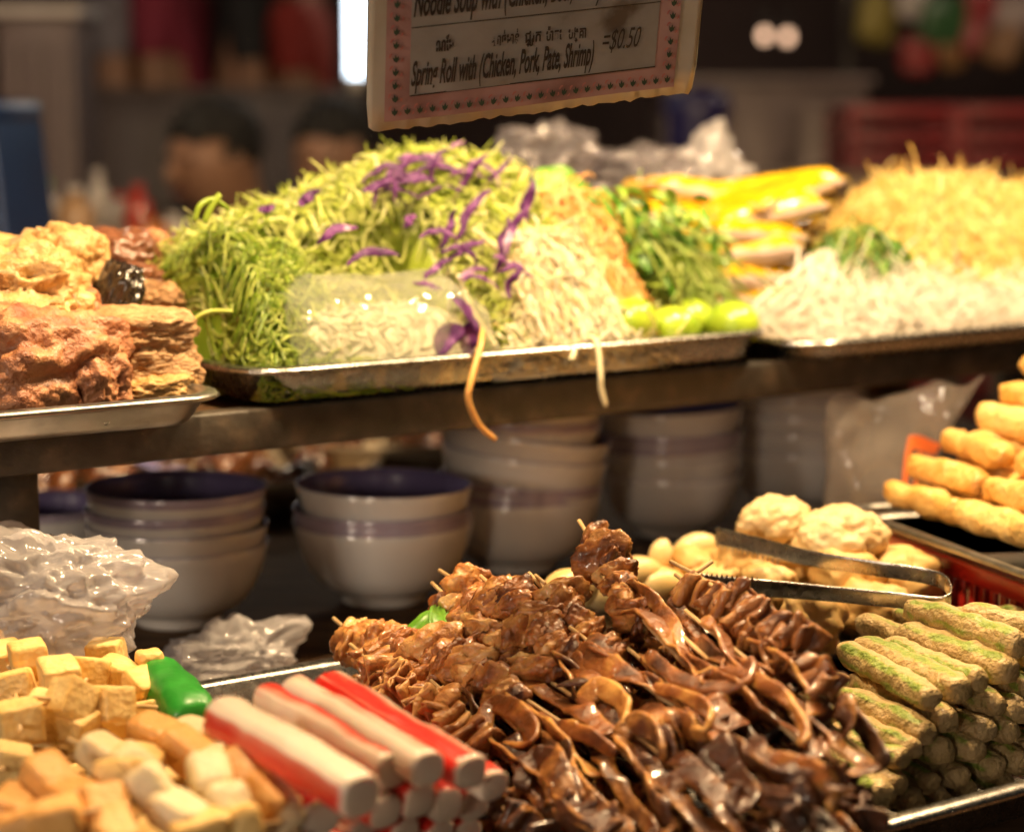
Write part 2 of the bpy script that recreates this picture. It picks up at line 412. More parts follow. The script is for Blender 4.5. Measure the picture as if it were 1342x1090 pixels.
# ------------------------------------------------------------------ trays
def tray(name, u0, u1, v0, v1, z0, h, label, m=steel, lip=.012, rc=.03, axes=None, flare=.008, group=None):
    """pressed sheet pan with rounded corners, sloping sides and a rolled lip"""
    A, B = (UD, VD) if axes is None else axes
    def loop(off, z, r):
        pts = []; n = 7
        for (cu, cv, a0) in ((u1, v1, 0), (u0, v1, 90), (u0, v0, 180), (u1, v0, 270)):
            su = 1 if cu == u1 else -1; sv = 1 if cv == v1 else -1
            for k in range(n):
                a = R(a0 + 90 * k / (n - 1))
                pts.append(A * (cu + su * off - su * r + r * math.cos(a)) + B * (cv + sv * off - sv * r + r * math.sin(a)) + ZD * z)
        return pts
    prof = [(-flare - .004, z0, rc * .8), (-flare, z0 + .001, rc), (-flare + .003, z0 + .006, rc), (-.001, z0 + h - .003, rc), (.001, z0 + h - .001, rc), (lip * .5, z0 + h, rc + lip * .5), (lip, z0 + h - .001, rc + lip),
            (lip + .002, z0 + h - .004, rc + lip), (lip, z0 + h - .0055, rc + lip), (lip * .5, z0 + h - .0035, rc + lip * .5), (.003, z0 + h - .005, rc), (-flare + .0055, z0 + .004, rc), (-flare + .002, z0 - .001, rc), (-flare - .004, z0 - .002, rc * .8)]
    L_ = [loop(*p) for p in prof]; n = len(L_[0])
    V = [p for l in L_ for p in l]
    F = [[i * n + j, i * n + (j + 1) % n, (i + 1) * n + (j + 1) % n, (i + 1) * n + j] for i in range(len(L_) - 1) for j in range(n)]
    F += [list(range(n)), list(range((len(L_) - 1) * n, len(L_) * n))[::-1]]
    return tag(obj(name, V, F, m), label, 'tray', group)
ZS = 1.0035
tray('sheet_pan', .24, .662, 1.272, 1.62, ZS + .002, .021, 'shallow steel pan under the boiled meat chunks', steel_dull)
tray('sheet_pan', .724, 1.205, 1.325, 1.665, ZS + .002, .027, 'steel pan heaped with shredded cabbage, papaya and limes', steel)
tray('sheet_pan', 1.228, 1.80, 1.298, 1.65, ZS + .002, .017, 'shallow steel pan holding fried noodles and white vermicelli', steel)
tray('serving_tray', .555, 1.125, .805, 1.265, ZT + .003, .026, 'wide steel tray on the counter under the meat skewers and crab sticks', steel)
tray('serving_tray', .14, .528, .80, 1.26, ZT + .003, .026, 'steel tray on the counter under the tofu and fish cake skewers', steel)

# ------------------------------------------------------------------ bowls
glaze = mat('white_glaze', [(0, (.76, .73, .69)), (1, (.83, .80, .76))], scale=12, rough=.16, bump=0, coat=.4)
violet = mat('violet_glaze', [(0, (.14, .11, .24)), (1, (.2, .16, .32))], scale=8, rough=.2, bump=0, coat=.3)
lilac = mat('lilac_rim', [(0, (.38, .31, .40)), (1, (.46, .39, .48))], scale=8, rough=.2, bump=0, coat=.3)
def bowl_mesh(name, R_=.0745, H=.068, band=.05):
    pr = np.array([(.001, .004), (.026, .004), (.03, .0), (.0345, .0), (.036, .003), (.0365, .0085), (.044, .011), (.0545, .018), (.0625, .028), (.0685, .041), (.0722, .054), (.0735, .060), (.0748, .0672), (.0742, .068), (.0732, .0672),
                   (.0718, .0600), (.0695, .050), (.066, .0405), (.0595, .029), (.051, .0205), (.039, .015), (.02, .013), (.001, .0128)])
    pr[:, 0] *= R_ / .0748; pr[:, 1] *= H / .068
    V, F = lathe(pr, 64)
    mi = []
    for i in range(len(pr) - 1): mi += [0 if i < 11 else (2 if i < 14 else 1)] * 64
    if band > .06: mi = [0 if (k // 64) < 12 else (2 if (k // 64) < 14 else 1) for k in range(len(mi))]
    o = obj(name, V, F, [glaze, violet, lilac], mi=mi, origin=(0, 0, 0))
    return o
protoA = bowl_mesh('bowl', .0745, .068, .07)          # white almost to the rim
protoB = bowl_mesh('bowl', .0745, .068, .05)          # broad lilac band under the rim
_first = {}
def bowl(proto, P, s=1.0, tilt=(0, 0), label='', group=None):
    o = proto if proto.name not in _first else proto.copy()
    if proto.name in _first: COL.objects.link(o)
    _first[proto.name] = 1
    o.location = P; o.scale = (s, s, s); o.rotation_euler = (R(tilt[0]), R(tilt[1]), random.uniform(0, 6))
    # tilt is set in the world frame, so keep the spin inside it
    o.rotation_euler = (Matrix.Rotation(R(tilt[0]), 3, 'X') @ Matrix.Rotation(R(tilt[1]), 3, 'Y') @ Matrix.Rotation(random.uniform(0, 6), 3, 'Z')).to_euler()
    tag(o, label, 'bowl', group)
def stack(px, py, levels, where, names):
    """levels: (dz above table, proto, scale, tilt)"""
    P = hit(px, py, ZT)
    for (dz, pr, s, tl), nm in zip(levels, names):
        bowl(pr, P + ZD * (dz + .001), s, tl, f'{nm} {where}', 'stacked bowls under the shelf')
ordn = ['bottom bowl', 'second bowl up', 'third bowl up', 'fourth bowl up', 'fifth bowl up', 'sixth bowl up', 'seventh bowl up']
bk = 'violet-lined white '
stack(234, 815, [(0, protoA, .99, (0, 0)), (.0155, protoA, .985, (0, .6)), (.031, protoB, .975, (0, -.4)), (.046, protoB, .98, (0, .5))],
      'in the four-high stack behind the crumpled plastic', [bk + o for o in ordn[:3]] + [bk + 'top bowl'])
stack(503, 787, [(0, protoA, 1.02, (0, 0)), (.0065, protoB, 1.015, (0, .5)), (.013, protoB, 1.012, (0, -.3)), (.0335, protoA, 1.0, (0, 1.0))],
      'in the tightly nested stack beside the green leaf', [bk + o for o in ordn[:3]] + [bk + 'top bowl set askew'])
stack(676, 745, [(0, protoA, 1.03, (0, 0)), (.009, protoB, 1.0, (0, 1.5)), (.0175, protoB, 1.0, (0, 4)), (.040, protoA, 1.02, (-1, 7)), (.060, protoA, 1.02, (0, 9)), (.074, protoB, 1.0, (0, 3)), (.091, protoA, 1.0, (0, 4))],
      'in the tall leaning stack below the dangling carrot strip', [bk + o for o in ordn[:6]] + [bk + 'top bowl'])
stack(878, 700, [(0, protoA, .93, (0, 0)), (.018, protoA, .95, (0, -1)), (.031, protoB, .955, (0, -2)), (.040, protoB, .96, (0, -1)), (.062, protoA, .96, (0, -2))],
      'in the five-high stack behind the garlic', [bk + o for o in ordn[:4]] + [bk + 'top bowl'])
stack(1045, 668, [(0, protoA, 1.0, (0, 0)), (.02, protoA, 1.0, (0, 0)), (.038, protoA, 1.0, (0, 1)), (.056, protoA, 1.0, (0, 0)), (.078, protoB, 1.0, (0, -1)), (.092, protoB, 1.0, (0, -1))],
      'in the stack beside the printed plastic bag', [bk + o for o in ordn[:5]] + [bk + 'top bowl'])
bowl(protoB, hit(62, 745, ZT), .9, (0, 0), 'violet-lined bowl standing alone behind the crumpled plastic')

# dishes further back on the table
dish_m = mat('dish_cream', [(0, (.42, .34, .24)), (1, (.5, .42, .31))], scale=10, rough=.3, bump=0)
stew_m = mat('stewed_meat', [(0, (.04, .012, .005)), (.5, (.12, .04, .013)), (1, (.24, .10, .035))], scale=40, rough=.25, bump=.5, coat=.5, rnd=.4)
def dish(px, py, z, r, label, n, seed, h=.04, mm=stew_m, white=0):
    P = hit(px, py, z)
    pr = [(.001, .002), (r * .5, 0), (r * .55, .004), (r * .8, h * .45), (r, h), (r * 1.02, h + .003), (r * .98, h + .002), (r * .78, h * .5), (r * .5, .008), (.001, .007)]
    tag(obj('dish', *lathe(pr, 48, P), dish_m), label, 'dish')
    g = random.Random(seed)
    for k in range(n):
        a = g.uniform(0, 6.28); d = r * .72 * math.sqrt(g.random()); s = g.uniform(.014, .022)
        c = P + np.array([math.cos(a) * d, math.sin(a) * d, h * .55 + s * .6 + g.uniform(0, .018) * (1 - d / r)])
        tag(obj('stew_piece', *blob(c, (s * 1.3, s, s * .8), seed * 50 + k, 2, .3, 1.7, .3, randrot(seed * 31 + k)), mm),
            f'glossy brown braised piece in the {label.split(" dish")[0]} dish', 'meat', f'braised pieces in the {label.split(" dish")[0]} dish')
dish(315, 655, .80, .15, 'wide shallow cream dish of braised meat behind the bowls', 22, 3)
dish(85, 672, .80, .11, 'cream oval-looking dish half hidden by the iron post', 8, 5)
dish(505, 625, .80, .12, 'dark-filled cream dish between the two bowl stacks', 12, 8, .05)
pale_ceramic = mat('pale_ceramic', (.62, .57, .5), rough=.25, bump=0)
Pc = hit(372, 618, ZT)
tag(obj('cup', *lathe([(.001, .003), (.026, 0), (.03, .004), (.038, .07), (.04, .08), (.038, .08), (.035, .07), (.027, .008), (.001, .007)], 40, Pc), pale_ceramic), 'pale plain cup between the braised meat dishes', 'cup')
blue_pl = mat('blue_plastic', [(0, (.16, .15, .34)), (1, (.26, .25, .48))], scale=10, rough=.3, bump=.1)
Pb = hit(165, 662, ZT)
tag(obj('spoon', *sweep(spline([Pb + np.array([-.05, .0, .10]), Pb + np.array([0, -.01, .07]), Pb + np.array([.03, -.03, .05]), Pb + np.array([.07, -.06, .045])], 20), ellsec(10, 2.5, .5, .1), (0, 0, 1), .024, .024), blue_pl),
    'blue plastic ladle handle leaning in the back dish', 'ladle')

# ------------------------------------------------------------------ boiled meat on the left pan
meat_pale = mat('meat_pale_skin', [(0, (.36, .17, .05)), (.5, (.55, .33, .11)), (1, (.68, .47, .2))], scale=55, rough=.45, bump=1.0, bscale=170, detail=9, bdist=.004, sss=.05, coat=.15, crough=.25)
meat_pink = mat('meat_roast', [(0, (.22, .07, .03)), (.5, (.40, .16, .07)), (1, (.6, .3, .13))], scale=55, rough=.48, bump=1.0, bscale=190, detail=9, bdist=.004, sss=.04, coat=.15, crough=.25)
meat_slice = mat('meat_cut', [(0, (.34, .17, .07)), (.5, (.5, .29, .13)), (1, (.66, .43, .22))], scale=70, rough=.55, bump=1.0, bscale=220, bdist=.004, detail=9, sss=.04, stretch=(1, 1, 2.5))
meat_liver = mat('meat_liver', [(0, (.10, .035, .018)), (1, (.24, .1, .05))], scale=18, rough=.3, bump=.3, coat=.3, sss=.05)
meat_black = mat('meat_blood', [(0, (.012, .008, .006)), (1, (.03, .02, .014))], scale=20, rough=.22, bump=.2, coat=.3)
def chunk(px, py, v, rad, m, label, seed, name='meat_chunk', amp=.22, ridge=.12, rotz=0, freq=1.4, tilt=0, sub=5):
    P = hitv(px, py, v)
    rt = np.array(Matrix.Rotation(TH + rotz, 3, 'Z') @ Matrix.Rotation(tilt, 3, 'Y'))
    Q, F = ico(sub)
    e = 3.4
    q = Q / (np.abs(Q) ** e).sum(1, keepdims=True) ** (1 / e)
    d = fbm(Q, freq, seed, 4) * amp - ridge * np.abs(fbm(Q, freq * 2.2, seed + 9, 3)) + .05 * fbm(Q, 8, seed + 3, 3) - .05 * np.abs(fbm(Q, 5, seed + 13, 3))
    q = (q * (1 + d)[:, None] * np.asarray(rad)) @ rt.T + P
    q[:, 2] = np.maximum(q[:, 2], ZS + .0035)
    return tag(obj(name, q, F, m), label, 'meat')
chunk(52, 478, 1.34, (.060, .045, .038), meat_pink, 'big red-brown roasted meat joint at the front of the pan', 1, rotz=.2)
chunk(118, 500, 1.325, (.024, .03, .026), meat_pink, 'small reddish roast piece between the joint and the cut block', 2)
chunk(190, 432, 1.35, (.034, .03, .016), meat_slice, 'pale cut block of boiled meat topped with fat', 4, ridge=.04, amp=.12)
chunk(195, 476, 1.35, (.034, .03, .023), meat_slice, 'grainy sliced meat piece under the pale fatty block', 5, ridge=.1, amp=.12)
chunk(205, 507, 1.33, (.027, .02, .009), meat_pale, 'thin scrap of pale meat lying flat by the pan corner', 6)
chunk(22, 390, 1.40, (.048, .045, .036), meat_pale, 'golden boiled chicken piece with wrinkled skin', 7, amp=.3, ridge=.2)
chunk(85, 352, 1.44, (.028, .035, .030), meat_pale, 'tall golden chicken piece standing upright on the heap', 8, amp=.2)
chunk(15, 345, 1.47, (.04, .04, .020), meat_pale, 'golden chicken skin on top of the meat heap', 9, amp=.3)
chunk(60, 420, 1.37, (.034, .03, .02), meat_pale, 'wrinkled yellow skin draped over the red-brown joint', 10, amp=.35, ridge=.25)
chunk(92, 418, 1.385, (.02, .02, .026), meat_pink, 'dark reddish knuckle below the upright chicken piece', 11)
chunk(150, 345, 1.50, (.034, .035, .028), meat_liver, 'dark brown boiled liver at the back of the pan', 12, amp=.15)
chunk(170, 372, 1.47, (.03, .03, .016), meat_liver, 'flat dark liver slice leaning on the cabbage', 13, amp=.15)
chunk(180, 335, 1.53, (.022, .03, .02), meat_pink, 'small orange-brown scrap behind the liver', 14)
chunk(140, 400, 1.41, (.017, .03, .034), meat_black, 'shiny black blood cake wedge in the meat heap', 15, 'blood_cake', amp=.12, tilt=.5)
chunk(185, 395, 1.45, (.026, .03, .016), meat_slice, 'mottled brown gristle piece above the cut block', 16, ridge=.25)
chunk(60, 480, 1.42, (.07, .05, .05), meat_pink, 'large meat piece hidden deep in the boiled heap', 17)
chunk(150, 450, 1.47, (.045, .05, .05), meat_liver, 'dark offal piece behind the cut block', 18)
chunk(-60, 440, 1.45, (.05, .07, .06), meat_pale, 'golden chicken half at the outer end of the pan', 19)

# ------------------------------------------------------------------ vegetable heaps on the middle pan
def profile(pts, v):
    """ridge line of a heap, read as points on the upright plane v"""
    q = np.array([uvz(hitv(x, y, v)) for x, y in pts]); return q[:, 0], q[:, 2]
def heap(pts, v, wf, wb, zb=ZS + .004, pw=1.6, rough=.006, seed=0, umin=None):
    us, zs = profile(pts, v)
    def H(u, vv):
        top = np.interp(u, us, zs, left=zb - .02, right=zb - .02)
        d = np.where(vv < v, (v - vv) / wf, (vv - v) / wb)
        g = 1 - np.clip(d, 0, 1.15) ** pw
        if umin: g = g * np.clip((u - (umin - np.clip(vv - 1.40, 0, .1) * .6)) / .02, -.1, 1)
        P = np.stack([np.asarray(u) * np.ones_like(vv), vv * np.ones_like(u), np.zeros_like(vv * u)], -1)
        return zb + (top - zb) * g + rough * fbm(P, 45, seed, 2) * np.clip(g * 3, 0, 1)
    return H, us[0], us[-1]
cab_m = mat('shredded_cabbage', [(0, (.16, .23, .02)), (.3, (.36, .44, .05)), (.7, (.56, .60, .16)), (1, (.76, .76, .42))], scale=25, rough=.35, bump=0, attr='rnd', amix=.8, sss=.12, sssr=(.6, 1, .2), spec=.4)
grn_m = mat('shredded_scallion', [(0, (.10, .18, .01)), (.5, (.26, .36, .03)), (1, (.52, .58, .14))], scale=25, rough=.35, bump=0, attr='rnd', amix=.8, sss=.1, sssr=(.5, 1, .2))
zb = ZS + .004
Hc, a0, a1 = heap([(192, 430), (205, 378), (262, 322), (345, 290), (400, 268), (462, 246), (500, 226), (560, 212), (640, 216), (668, 250), (700, 310), (720, 430)], 1.47, .145, .17, pw=1.9, seed=2, umin=.727)
_us = [uvz(hitv(x, 430, 1.36))[0] for x in (345, 600)]
_Hc0 = Hc
def Hc(u, v):
    cut = np.clip((u - _us[0] + .004) / .012, 0, 1) * np.clip((_us[1] + .004 - u) / .012, 0, 1) * np.clip((1.445 - v) / .05, 0, 1)
    return _Hc0(u, v) - cut * (_Hc0(u, v) - zb + .02)
V, F = heightfield(lambda u, v: Hc(u, v - .018) - .012, a0, a1, 1.335, 1.65, 50, 40, zb)
mb = MB(); mb.add((V, F), rnd=.25)
V, F, r_ = heap_strands(Hc, (a0, a1, 1.33, 1.62), 14000, (.03, .07), (.0016, .0036), (.0007, .0013), k=10, wave=.8, zmin=zb, lift=(-.003, .009), jit=.25, fly=.025, seed=3, keep=.731, dirbias=(.15, 1.0), steep=1.1)
mb.add((V, F), rnd=r_)
tag(mb.build('shredded_cabbage', cab_m), 'heap of pale green shredded cabbage on the steel pan', 'cabbage', kind='stuff')
Hg, g0, g1 = heap([(190, 470), (205, 390), (240, 345), (300, 322), (360, 345), (420, 410)], 1.415, .09, .12, pw=1.7, seed=4, umin=.727)
mb = MB(); mb.add((heightfield(lambda u, v: Hg(u, v) - .014, g0, g1, 1.325, 1.53, 40, 30, zb)), rnd=.1)
V, F, r_ = heap_strands(Hg, (g0, g1, 1.325, 1.50), 5000, (.035, .075), (.0014, .0028), (.0007, .0013), k=10, wave=.8, zmin=zb, lift=(-.002, .009), jit=.3, fly=.04, seed=5, dirbias=(.1, .9), keep=.731, steep=.9)
mb.add((V, F), rnd=r_)
tag(mb.build('shredded_greens', grn_m), 'finer darker green shreds at the meat end of the heap', 'greens', kind='stuff')

purple_m = mat('purple_cabbage', [(0, (.035, .006, .05)), (.5, (.085, .018, .11)), (.8, (.17, .05, .19)), (1, (.5, .34, .46))], scale=80, rough=.55, spec=.25, bump=.4, sss=.1, sssr=(1, .3, 1), rnd=.45, stretch=(1, 1, .5))
def shred(px, py, v, L_, wd, ang, label, curl=.25, m=purple_m, name='cabbage_strip', tk=.0009, seed=0, cat='cabbage', group='purple cabbage strips in the heap', lift=0):
    P = hitv(px, py, v); a = R(ang)
    d = UD * math.cos(a) + ZD * math.sin(a); pn = -UD * math.sin(a) + ZD * math.cos(a)
    g = random.Random(seed + int(px)); pts = []
    for k in range(6):
        t = k / 5 - .5
        pts.append(P + d * L_ * t + pn * (-curl * L_ * (t * t - .1) * 2 + g.uniform(-.03, .03) * L_) - VD * (.012 + lift + g.uniform(-.002, .004)))
    n = 22; s = np.sin(np.linspace(.12, math.pi - .12, n)) ** .6
    up = norm(-VD * .8 + pn * .5 + UD * g.uniform(-.4, .4))
    V, F = sweep(spline(pts, n), ellsec(10, 2.2, .5, .5), up, wd * s, tk)
    V = V + .0007 * np.stack([vnoise(V, 160, 1), vnoise(V, 160, 2), vnoise(V, 160, 3)], -1)
    return tag(obj(name, V, F, m), label, cat, group)
pl = 'purple cabbage strip on the crown of the heap'
for i, (x, y, v, L_, wd, an, cu) in enumerate([(500, 238, 1.44, .05, .016, 8, .1), (520, 215, 1.46, .045, .010, 15, .25), (545, 215, 1.45, .05, .014, -18, .2), (558, 205, 1.48, .035, .007, 35, .1), (588, 212, 1.47, .02, .01, -20, 0), (478, 222, 1.47, .03, .007, 20, .3)]):
    shred(x, y, v, L_ * 1.4, wd * .62, an, pl, cu, seed=i, lift=.012)
g = random.Random(5)
for i in range(20):
    x = g.uniform(465, 660); y = 205 + abs(x - 560) * .25 + g.uniform(0, 45)
    shred(x, y, 1.45 - g.uniform(0, .02), g.uniform(.025, .045), g.uniform(.003, .006), g.uniform(-45, 60), 'narrow purple cabbage shred mixed into the crown of the heap', g.uniform(.1, .5), seed=80 + i, lift=.010)
for i in range(6):
    x = g.uniform(545, 690); y = g.uniform(275, 385)
    shred(x, y, 1.385 - (y - 275) * .0003, g.uniform(.02, .04), g.uniform(.003, .006), g.uniform(-60, 80), 'narrow purple cabbage shred between the greens and the carrot', g.uniform(.1, .5), seed=110 + i, lift=.008)
ps = 'thin purple cabbage strip lying on the green shreds'
for i, (x, y, v, L_, wd, an, cu) in enumerate([(424, 302, 1.385, .032, .007, 18, .25), (470, 332, 1.375, .04, .0065, 8, .3), (388, 258, 1.44, .02, .008, 30, 0), (335, 272, 1.45, .014, .007, 10, 0), (520, 288, 1.40, .012, .006, 40, 0)]):
    shred(x, y, v, L_ * 1.1, wd * 1.1, an, ps, cu, seed=20 + i, lift=.006)
pr_ = 'wide purple cabbage piece between green shreds and carrot'
for i, (x, y, v, L_, wd, an, cu) in enumerate([(600, 278, 1.39, .034, .012, 48, .1), (555, 350, 1.375, .02, .010, 30, .1), (570, 300, 1.39, .022, .010, 70, 0), (655, 300, 1.37, .03, .012, 60, .2), (672, 268, 1.41, .03, .016, 70, 0), (545, 372, 1.36, .018, .008, -15, 0), (595, 322, 1.38, .022, .01, 20, .2), (640, 320, 1.375, .03, .012, 75, 0), (600, 355, 1.37, .018, .01, 10, .2)]):
    shred(x, y, v, L_ * 1.5, wd * .6, an, pr_, cu, seed=40 + i, lift=.006)
pf = 'crumpled purple cabbage leaf at the front rim of the pan'
for i, (x, y, v, L_, wd, an, cu) in enumerate([(600, 410, 1.335, .036, .016, -50, .15), (575, 442, 1.335, .028, .018, 40, .3), (605, 440, 1.334, .028, .016, 75, .2)]):
    shred(x, y, v, L_, wd, an, pf, cu, seed=60 + i)

# clear bag of bean sprouts resting on the rim
sprout_m = mat('bean_sprouts', [(0, (.55, .5, .36)), (.6, (.72, .68, .54)), (1, (.8, .78, .66))], scale=30, rough=.4, bump=0, attr='rnd', amix=.7, sss=.2, sssr=(1, .9, .6))
Hs, s0, s1 = heap([(352, 470), (362, 410), (400, 388), (480, 392), (560, 385), (596, 410), (606, 465)], 1.375, .05, .05, pw=3, rough=.002, seed=7)
mb = MB(); mb.add(heightfield(lambda u, v: Hs(u, v) - .010, s0, s1, 1.33, 1.425, 40, 20, zb), rnd=.9)
V, F, r_ = heap_strands(lambda u, v: Hs(u, v) - .010, (s0 + .01, s1 - .01, 1.335, 1.42), 420, (.03, .05), (.002, .003), (.002, .003), zmin=zb, lift=(-.004, .002), jit=.2, fly=0, seed=8)
mb.add((V, F), rnd=r_)
tag(mb.build('bean_sprouts', sprout_m), 'pale bean sprouts inside the clear bag on the pan', 'sprouts', kind='stuff')
film_clear = plastic('clear_film', (.95, .95, .88), .30, .07, (.8, .82, .7), .25, 60)
u_ = np.linspace(s0 - .004, s1 + .004, 70); tt = np.linspace(0, 1, 46); VV = []
for u in u_:
    for t in tt:
        a = math.pi * t
        v = 1.378 - .056 * math.cos(a) * (1 if t > .5 else 1); z0_ = float(Hs(np.array([u]), np.array([1.378]))[0])
        hgt = max(z0_ - zb, .0) + .012
        sq = abs(math.sin(a)) ** .38
        VV.append(W(u, v, zb + .004 + hgt * sq))
VV = np.array(VV)
ridge_ = 1 - np.abs(fbm(VV, 38, 11, 3)); VV += norm(VV - W(.85, 1.38, 1.02)) * (.004 * (ridge_ - .5))[:, None] - 0
q_ = len(tt)
FF = [[i * q_ + j, i * q_ + j + 1, (i + 1) * q_ + j + 1, (i + 1) * q_ + j] for i in range(len(u_) - 1) for j in range(q_ - 1)]
tag(obj('plastic_bag', VV, FF, film_clear), 'clear shiny plastic bag of bean sprouts in front of the cabbage', 'plastic bag')

# green papaya and carrot shreds
pap_m = mat('papaya_shreds', [(0, (.70, .50, .20)), (.4, (.80, .70, .44)), (1, (.86, .82, .66))], scale=25, rough=.35, bump=0, attr='rnd', amix=.85, sss=.2, sssr=(1, .8, .4))
car_m = mat('carrot_shreds', [(0, (.72, .30, .06)), (.5, (.78, .42, .13)), (1, (.82, .6, .3))], scale=25, rough=.35, bump=0, attr='rnd', amix=.85, sss=.2, sssr=(1, .5, .2))
Hk, k0, k1 = heap([(660, 400), (672, 300), (700, 268), (730, 258), (760, 272), (778, 320), (800, 420)], 1.43, .09, .10, pw=2, seed=9, rough=.003)
mb = MB(); mb.add(heightfield(lambda u, v: Hk(u, v) - .005, k0, k1, 1.34, 1.52, 34, 30, zb), rnd=.2)
V, F, r_ = heap_strands(Hk, (k0, k1, 1.34, 1.52), 1100, (.06, .12), (.0016, .0028), (.0010, .0018), k=14, wave=.5, zmin=zb, jit=.25, fly=.05, seed=10)
mb.add((V, F), rnd=r_); tag(mb.build('carrot_shreds', car_m), 'orange carrot shreds behind the pale papaya', 'carrot', kind='stuff')
Hp, p0, p1 = heap([(585, 470), (605, 420), (625, 395), (645, 345), (690, 310), (725, 312), (758, 345), (780, 395), (808, 425), (825, 450)], 1.385, .062, .08, pw=1.8, seed=12, rough=.003)
mb = MB(); mb.add(heightfield(lambda u, v: Hp(u, v) - .005, p0, p1, 1.325, 1.46, 40, 30, zb), rnd=.7)
V, F, r_ = heap_strands(Hp, (p0, p1, 1.322, 1.45), 1500, (.06, .13), (.0016, .0028), (.0010, .0018), k=14, wave=.6, zmin=zb + .004, jit=.25, fly=.04, seed=13, dirbias=(-1.45, .7))
mb.add((V, F), rnd=r_); tag(mb.build('papaya_shreds', pap_m), 'heap of cream papaya shreds spilling to the pan rim', 'papaya', kind='stuff')
Hq, q0, q1 = heap([(560, 370), (580, 300), (620, 268), (660, 275), (700, 330)], 1.41, .06, .07, pw=1.8, seed=14)
V, F, r_ = heap_strands(Hq, (q0, q1, 1.35, 1.46), 260, (.03, .07), (.002, .0034), (.0012, .002), zmin=zb, jit=.3, fly=.06, seed=15)
tag(obj('papaya_shreds', V, F, pap_m, attr={'rnd': r_}), 'pale papaya shreds scattered beside the purple cabbage', 'papaya', kind='stuff')
def strand(pts, r, m, name, label, cat, n=30):
    p = spline(pts, n); return tag(obj(name, *sweep(p, ellsec(8), (0.3, 1, .1), r * (.55 + .45 * rounded(n, 4)), r * .8), m, attr={'rnd': np.full(n * 8, .45)}), label, cat)
strand([hitv(632, 430, 1.325), hitv(629, 455, 1.310), hitv(617, 500, 1.3), hitv(614, 525, 1.30), hitv(628, 557, 1.302), hitv(649, 576, 1.303)], .0025, car_m, 'carrot_strip', 'long orange carrot strip dangling over the pan front', 'carrot')
strand([hitv(770, 440, 1.325), hitv(782, 450, 1.312), hitv(787, 490, 1.303), hitv(788, 510, 1.303), hitv(794, 532, 1.303)], .0022, pap_m, 'papaya_strip', 'cream papaya strip dangling over the pan front', 'papaya')
strand([hitv(745, 455, 1.318), hitv(752, 462, 1.308), hitv(748, 472, 1.306)], .0025, pap_m, 'papaya_strip', 'short papaya end poking over the pan rim', 'papaya', 16)
strand([hitv(600, 360, 1.36), hitv(618, 405, 1.345), hitv(640, 440, 1.335), hitv(650, 455, 1.327)], .0022, pap_m, 'papaya_strip', 'straight papaya strip crossing the purple leaf', 'papaya')
strand([hitv(672, 262, 1.42), hitv(680, 240, 1.425), hitv(690, 222, 1.43)], .0025, car_m, 'carrot_strip', 'single carrot strip standing up from the heap', 'carrot', 16)
strand([hitv(620, 300, 1.37), hitv(650, 325, 1.365), hitv(690, 352, 1.36)], .002, pap_m, 'papaya_strip', 'loose papaya strip lying across the purple pieces', 'papaya', 16)
strand([hitv(255, 290, 1.41), hitv(262, 270, 1.41), hitv(280, 262, 1.41), hitv(300, 275, 1.41)], .0022, grn_m, 'scallion_curl', 'green curl arching over the heap by the meat', 'greens', 20)
strand([hitv(268, 292, 1.41), hitv(276, 272, 1.41), hitv(288, 255, 1.41)], .0028, grn_m, 'scallion_leaf', 'upright green blade sticking out of the shreds', 'greens', 16)
strand([hitv(238, 432, 1.36), hitv(270, 410, 1.355), hitv(305, 408, 1.35)], .0018, cab_m, 'cabbage_strip', 'pale straight shred poking toward the cut meat', 'cabbage', 16)

# leaves, herb bunch, limes
leaf_m = mat('green_leaf', [(0, (.05, .15, .01)), (.5, (.10, .26, .02)), (1, (.22, .4, .06))], scale=30, rough=.35, bump=.3, sss=.1, sssr=(.4, 1, .2), rnd=.3)
herb_m = mat('herb_leaf', [(0, (.025, .09, .006)), (.5, (.09, .24, .015)), (1, (.36, .48, .07))], scale=30, rough=.4, bump=0, attr='rnd', amix=.9)
stem_m = mat('herb_stem', [(0, (.16, .26, .03)), (1, (.5, .58, .16))], scale=30, rough=.4, bump=0, attr='rnd', amix=.9)
def leaf_mesh(c, L_, wd, d, nrm, curl=.2, n=12, m=7):
    d = norm(d); nrm = norm(np.asarray(nrm) - d * np.dot(nrm, d)); s = np.cross(d, nrm); V = []
    for i in range(n):
        t = i / (n - 1); hw = wd * math.sin(math.pi * min(t * .93 + .05, 1)) ** .75
        for j in range(m):
            q = j / (m - 1) * 2 - 1
            V.append(c + d * L_ * (t - .5) + s * hw * q * .5 + nrm * (-curl * L_ * (t - .45) ** 2 * 2 + .18 * wd * q * q + .05 * wd * math.sin(t * 14 + q * 2)))
    F = [[i * m + j, i * m + j + 1, (i + 1) * m + j + 1, (i + 1) * m + j] for i in range(n - 1) for j in range(m - 1)]
    return np.array(V), F
def leaf(px, py, v, L_, wd, ang, label, nrm=None, name='green_leaf', m=leaf_m, curl=.2):
    a = R(ang); d = UD * math.cos(a) + ZD * math.sin(a)
    V, F = leaf_mesh(hitv(px, py, v), L_, wd, d, -VD * .6 + ZD * .7 if nrm is None else nrm, curl)
    o = obj(name, V, F, m); md = o.modifiers.new('thick', 'SOLIDIFY'); md.thickness = .0008
    return tag(o, label, 'leaf')
leaf(735, 252, 1.50, .07, .05, 5, 'broad bright green leaf behind the carrot shreds')
leaf(760, 268, 1.47, .055, .045, -15, 'dark green leaf drooping between carrot and herbs')
leaf(800, 278, 1.47, .05, .04, -30, 'green leaf over the top of the herb bunch')
g = np.random.default_rng(21)
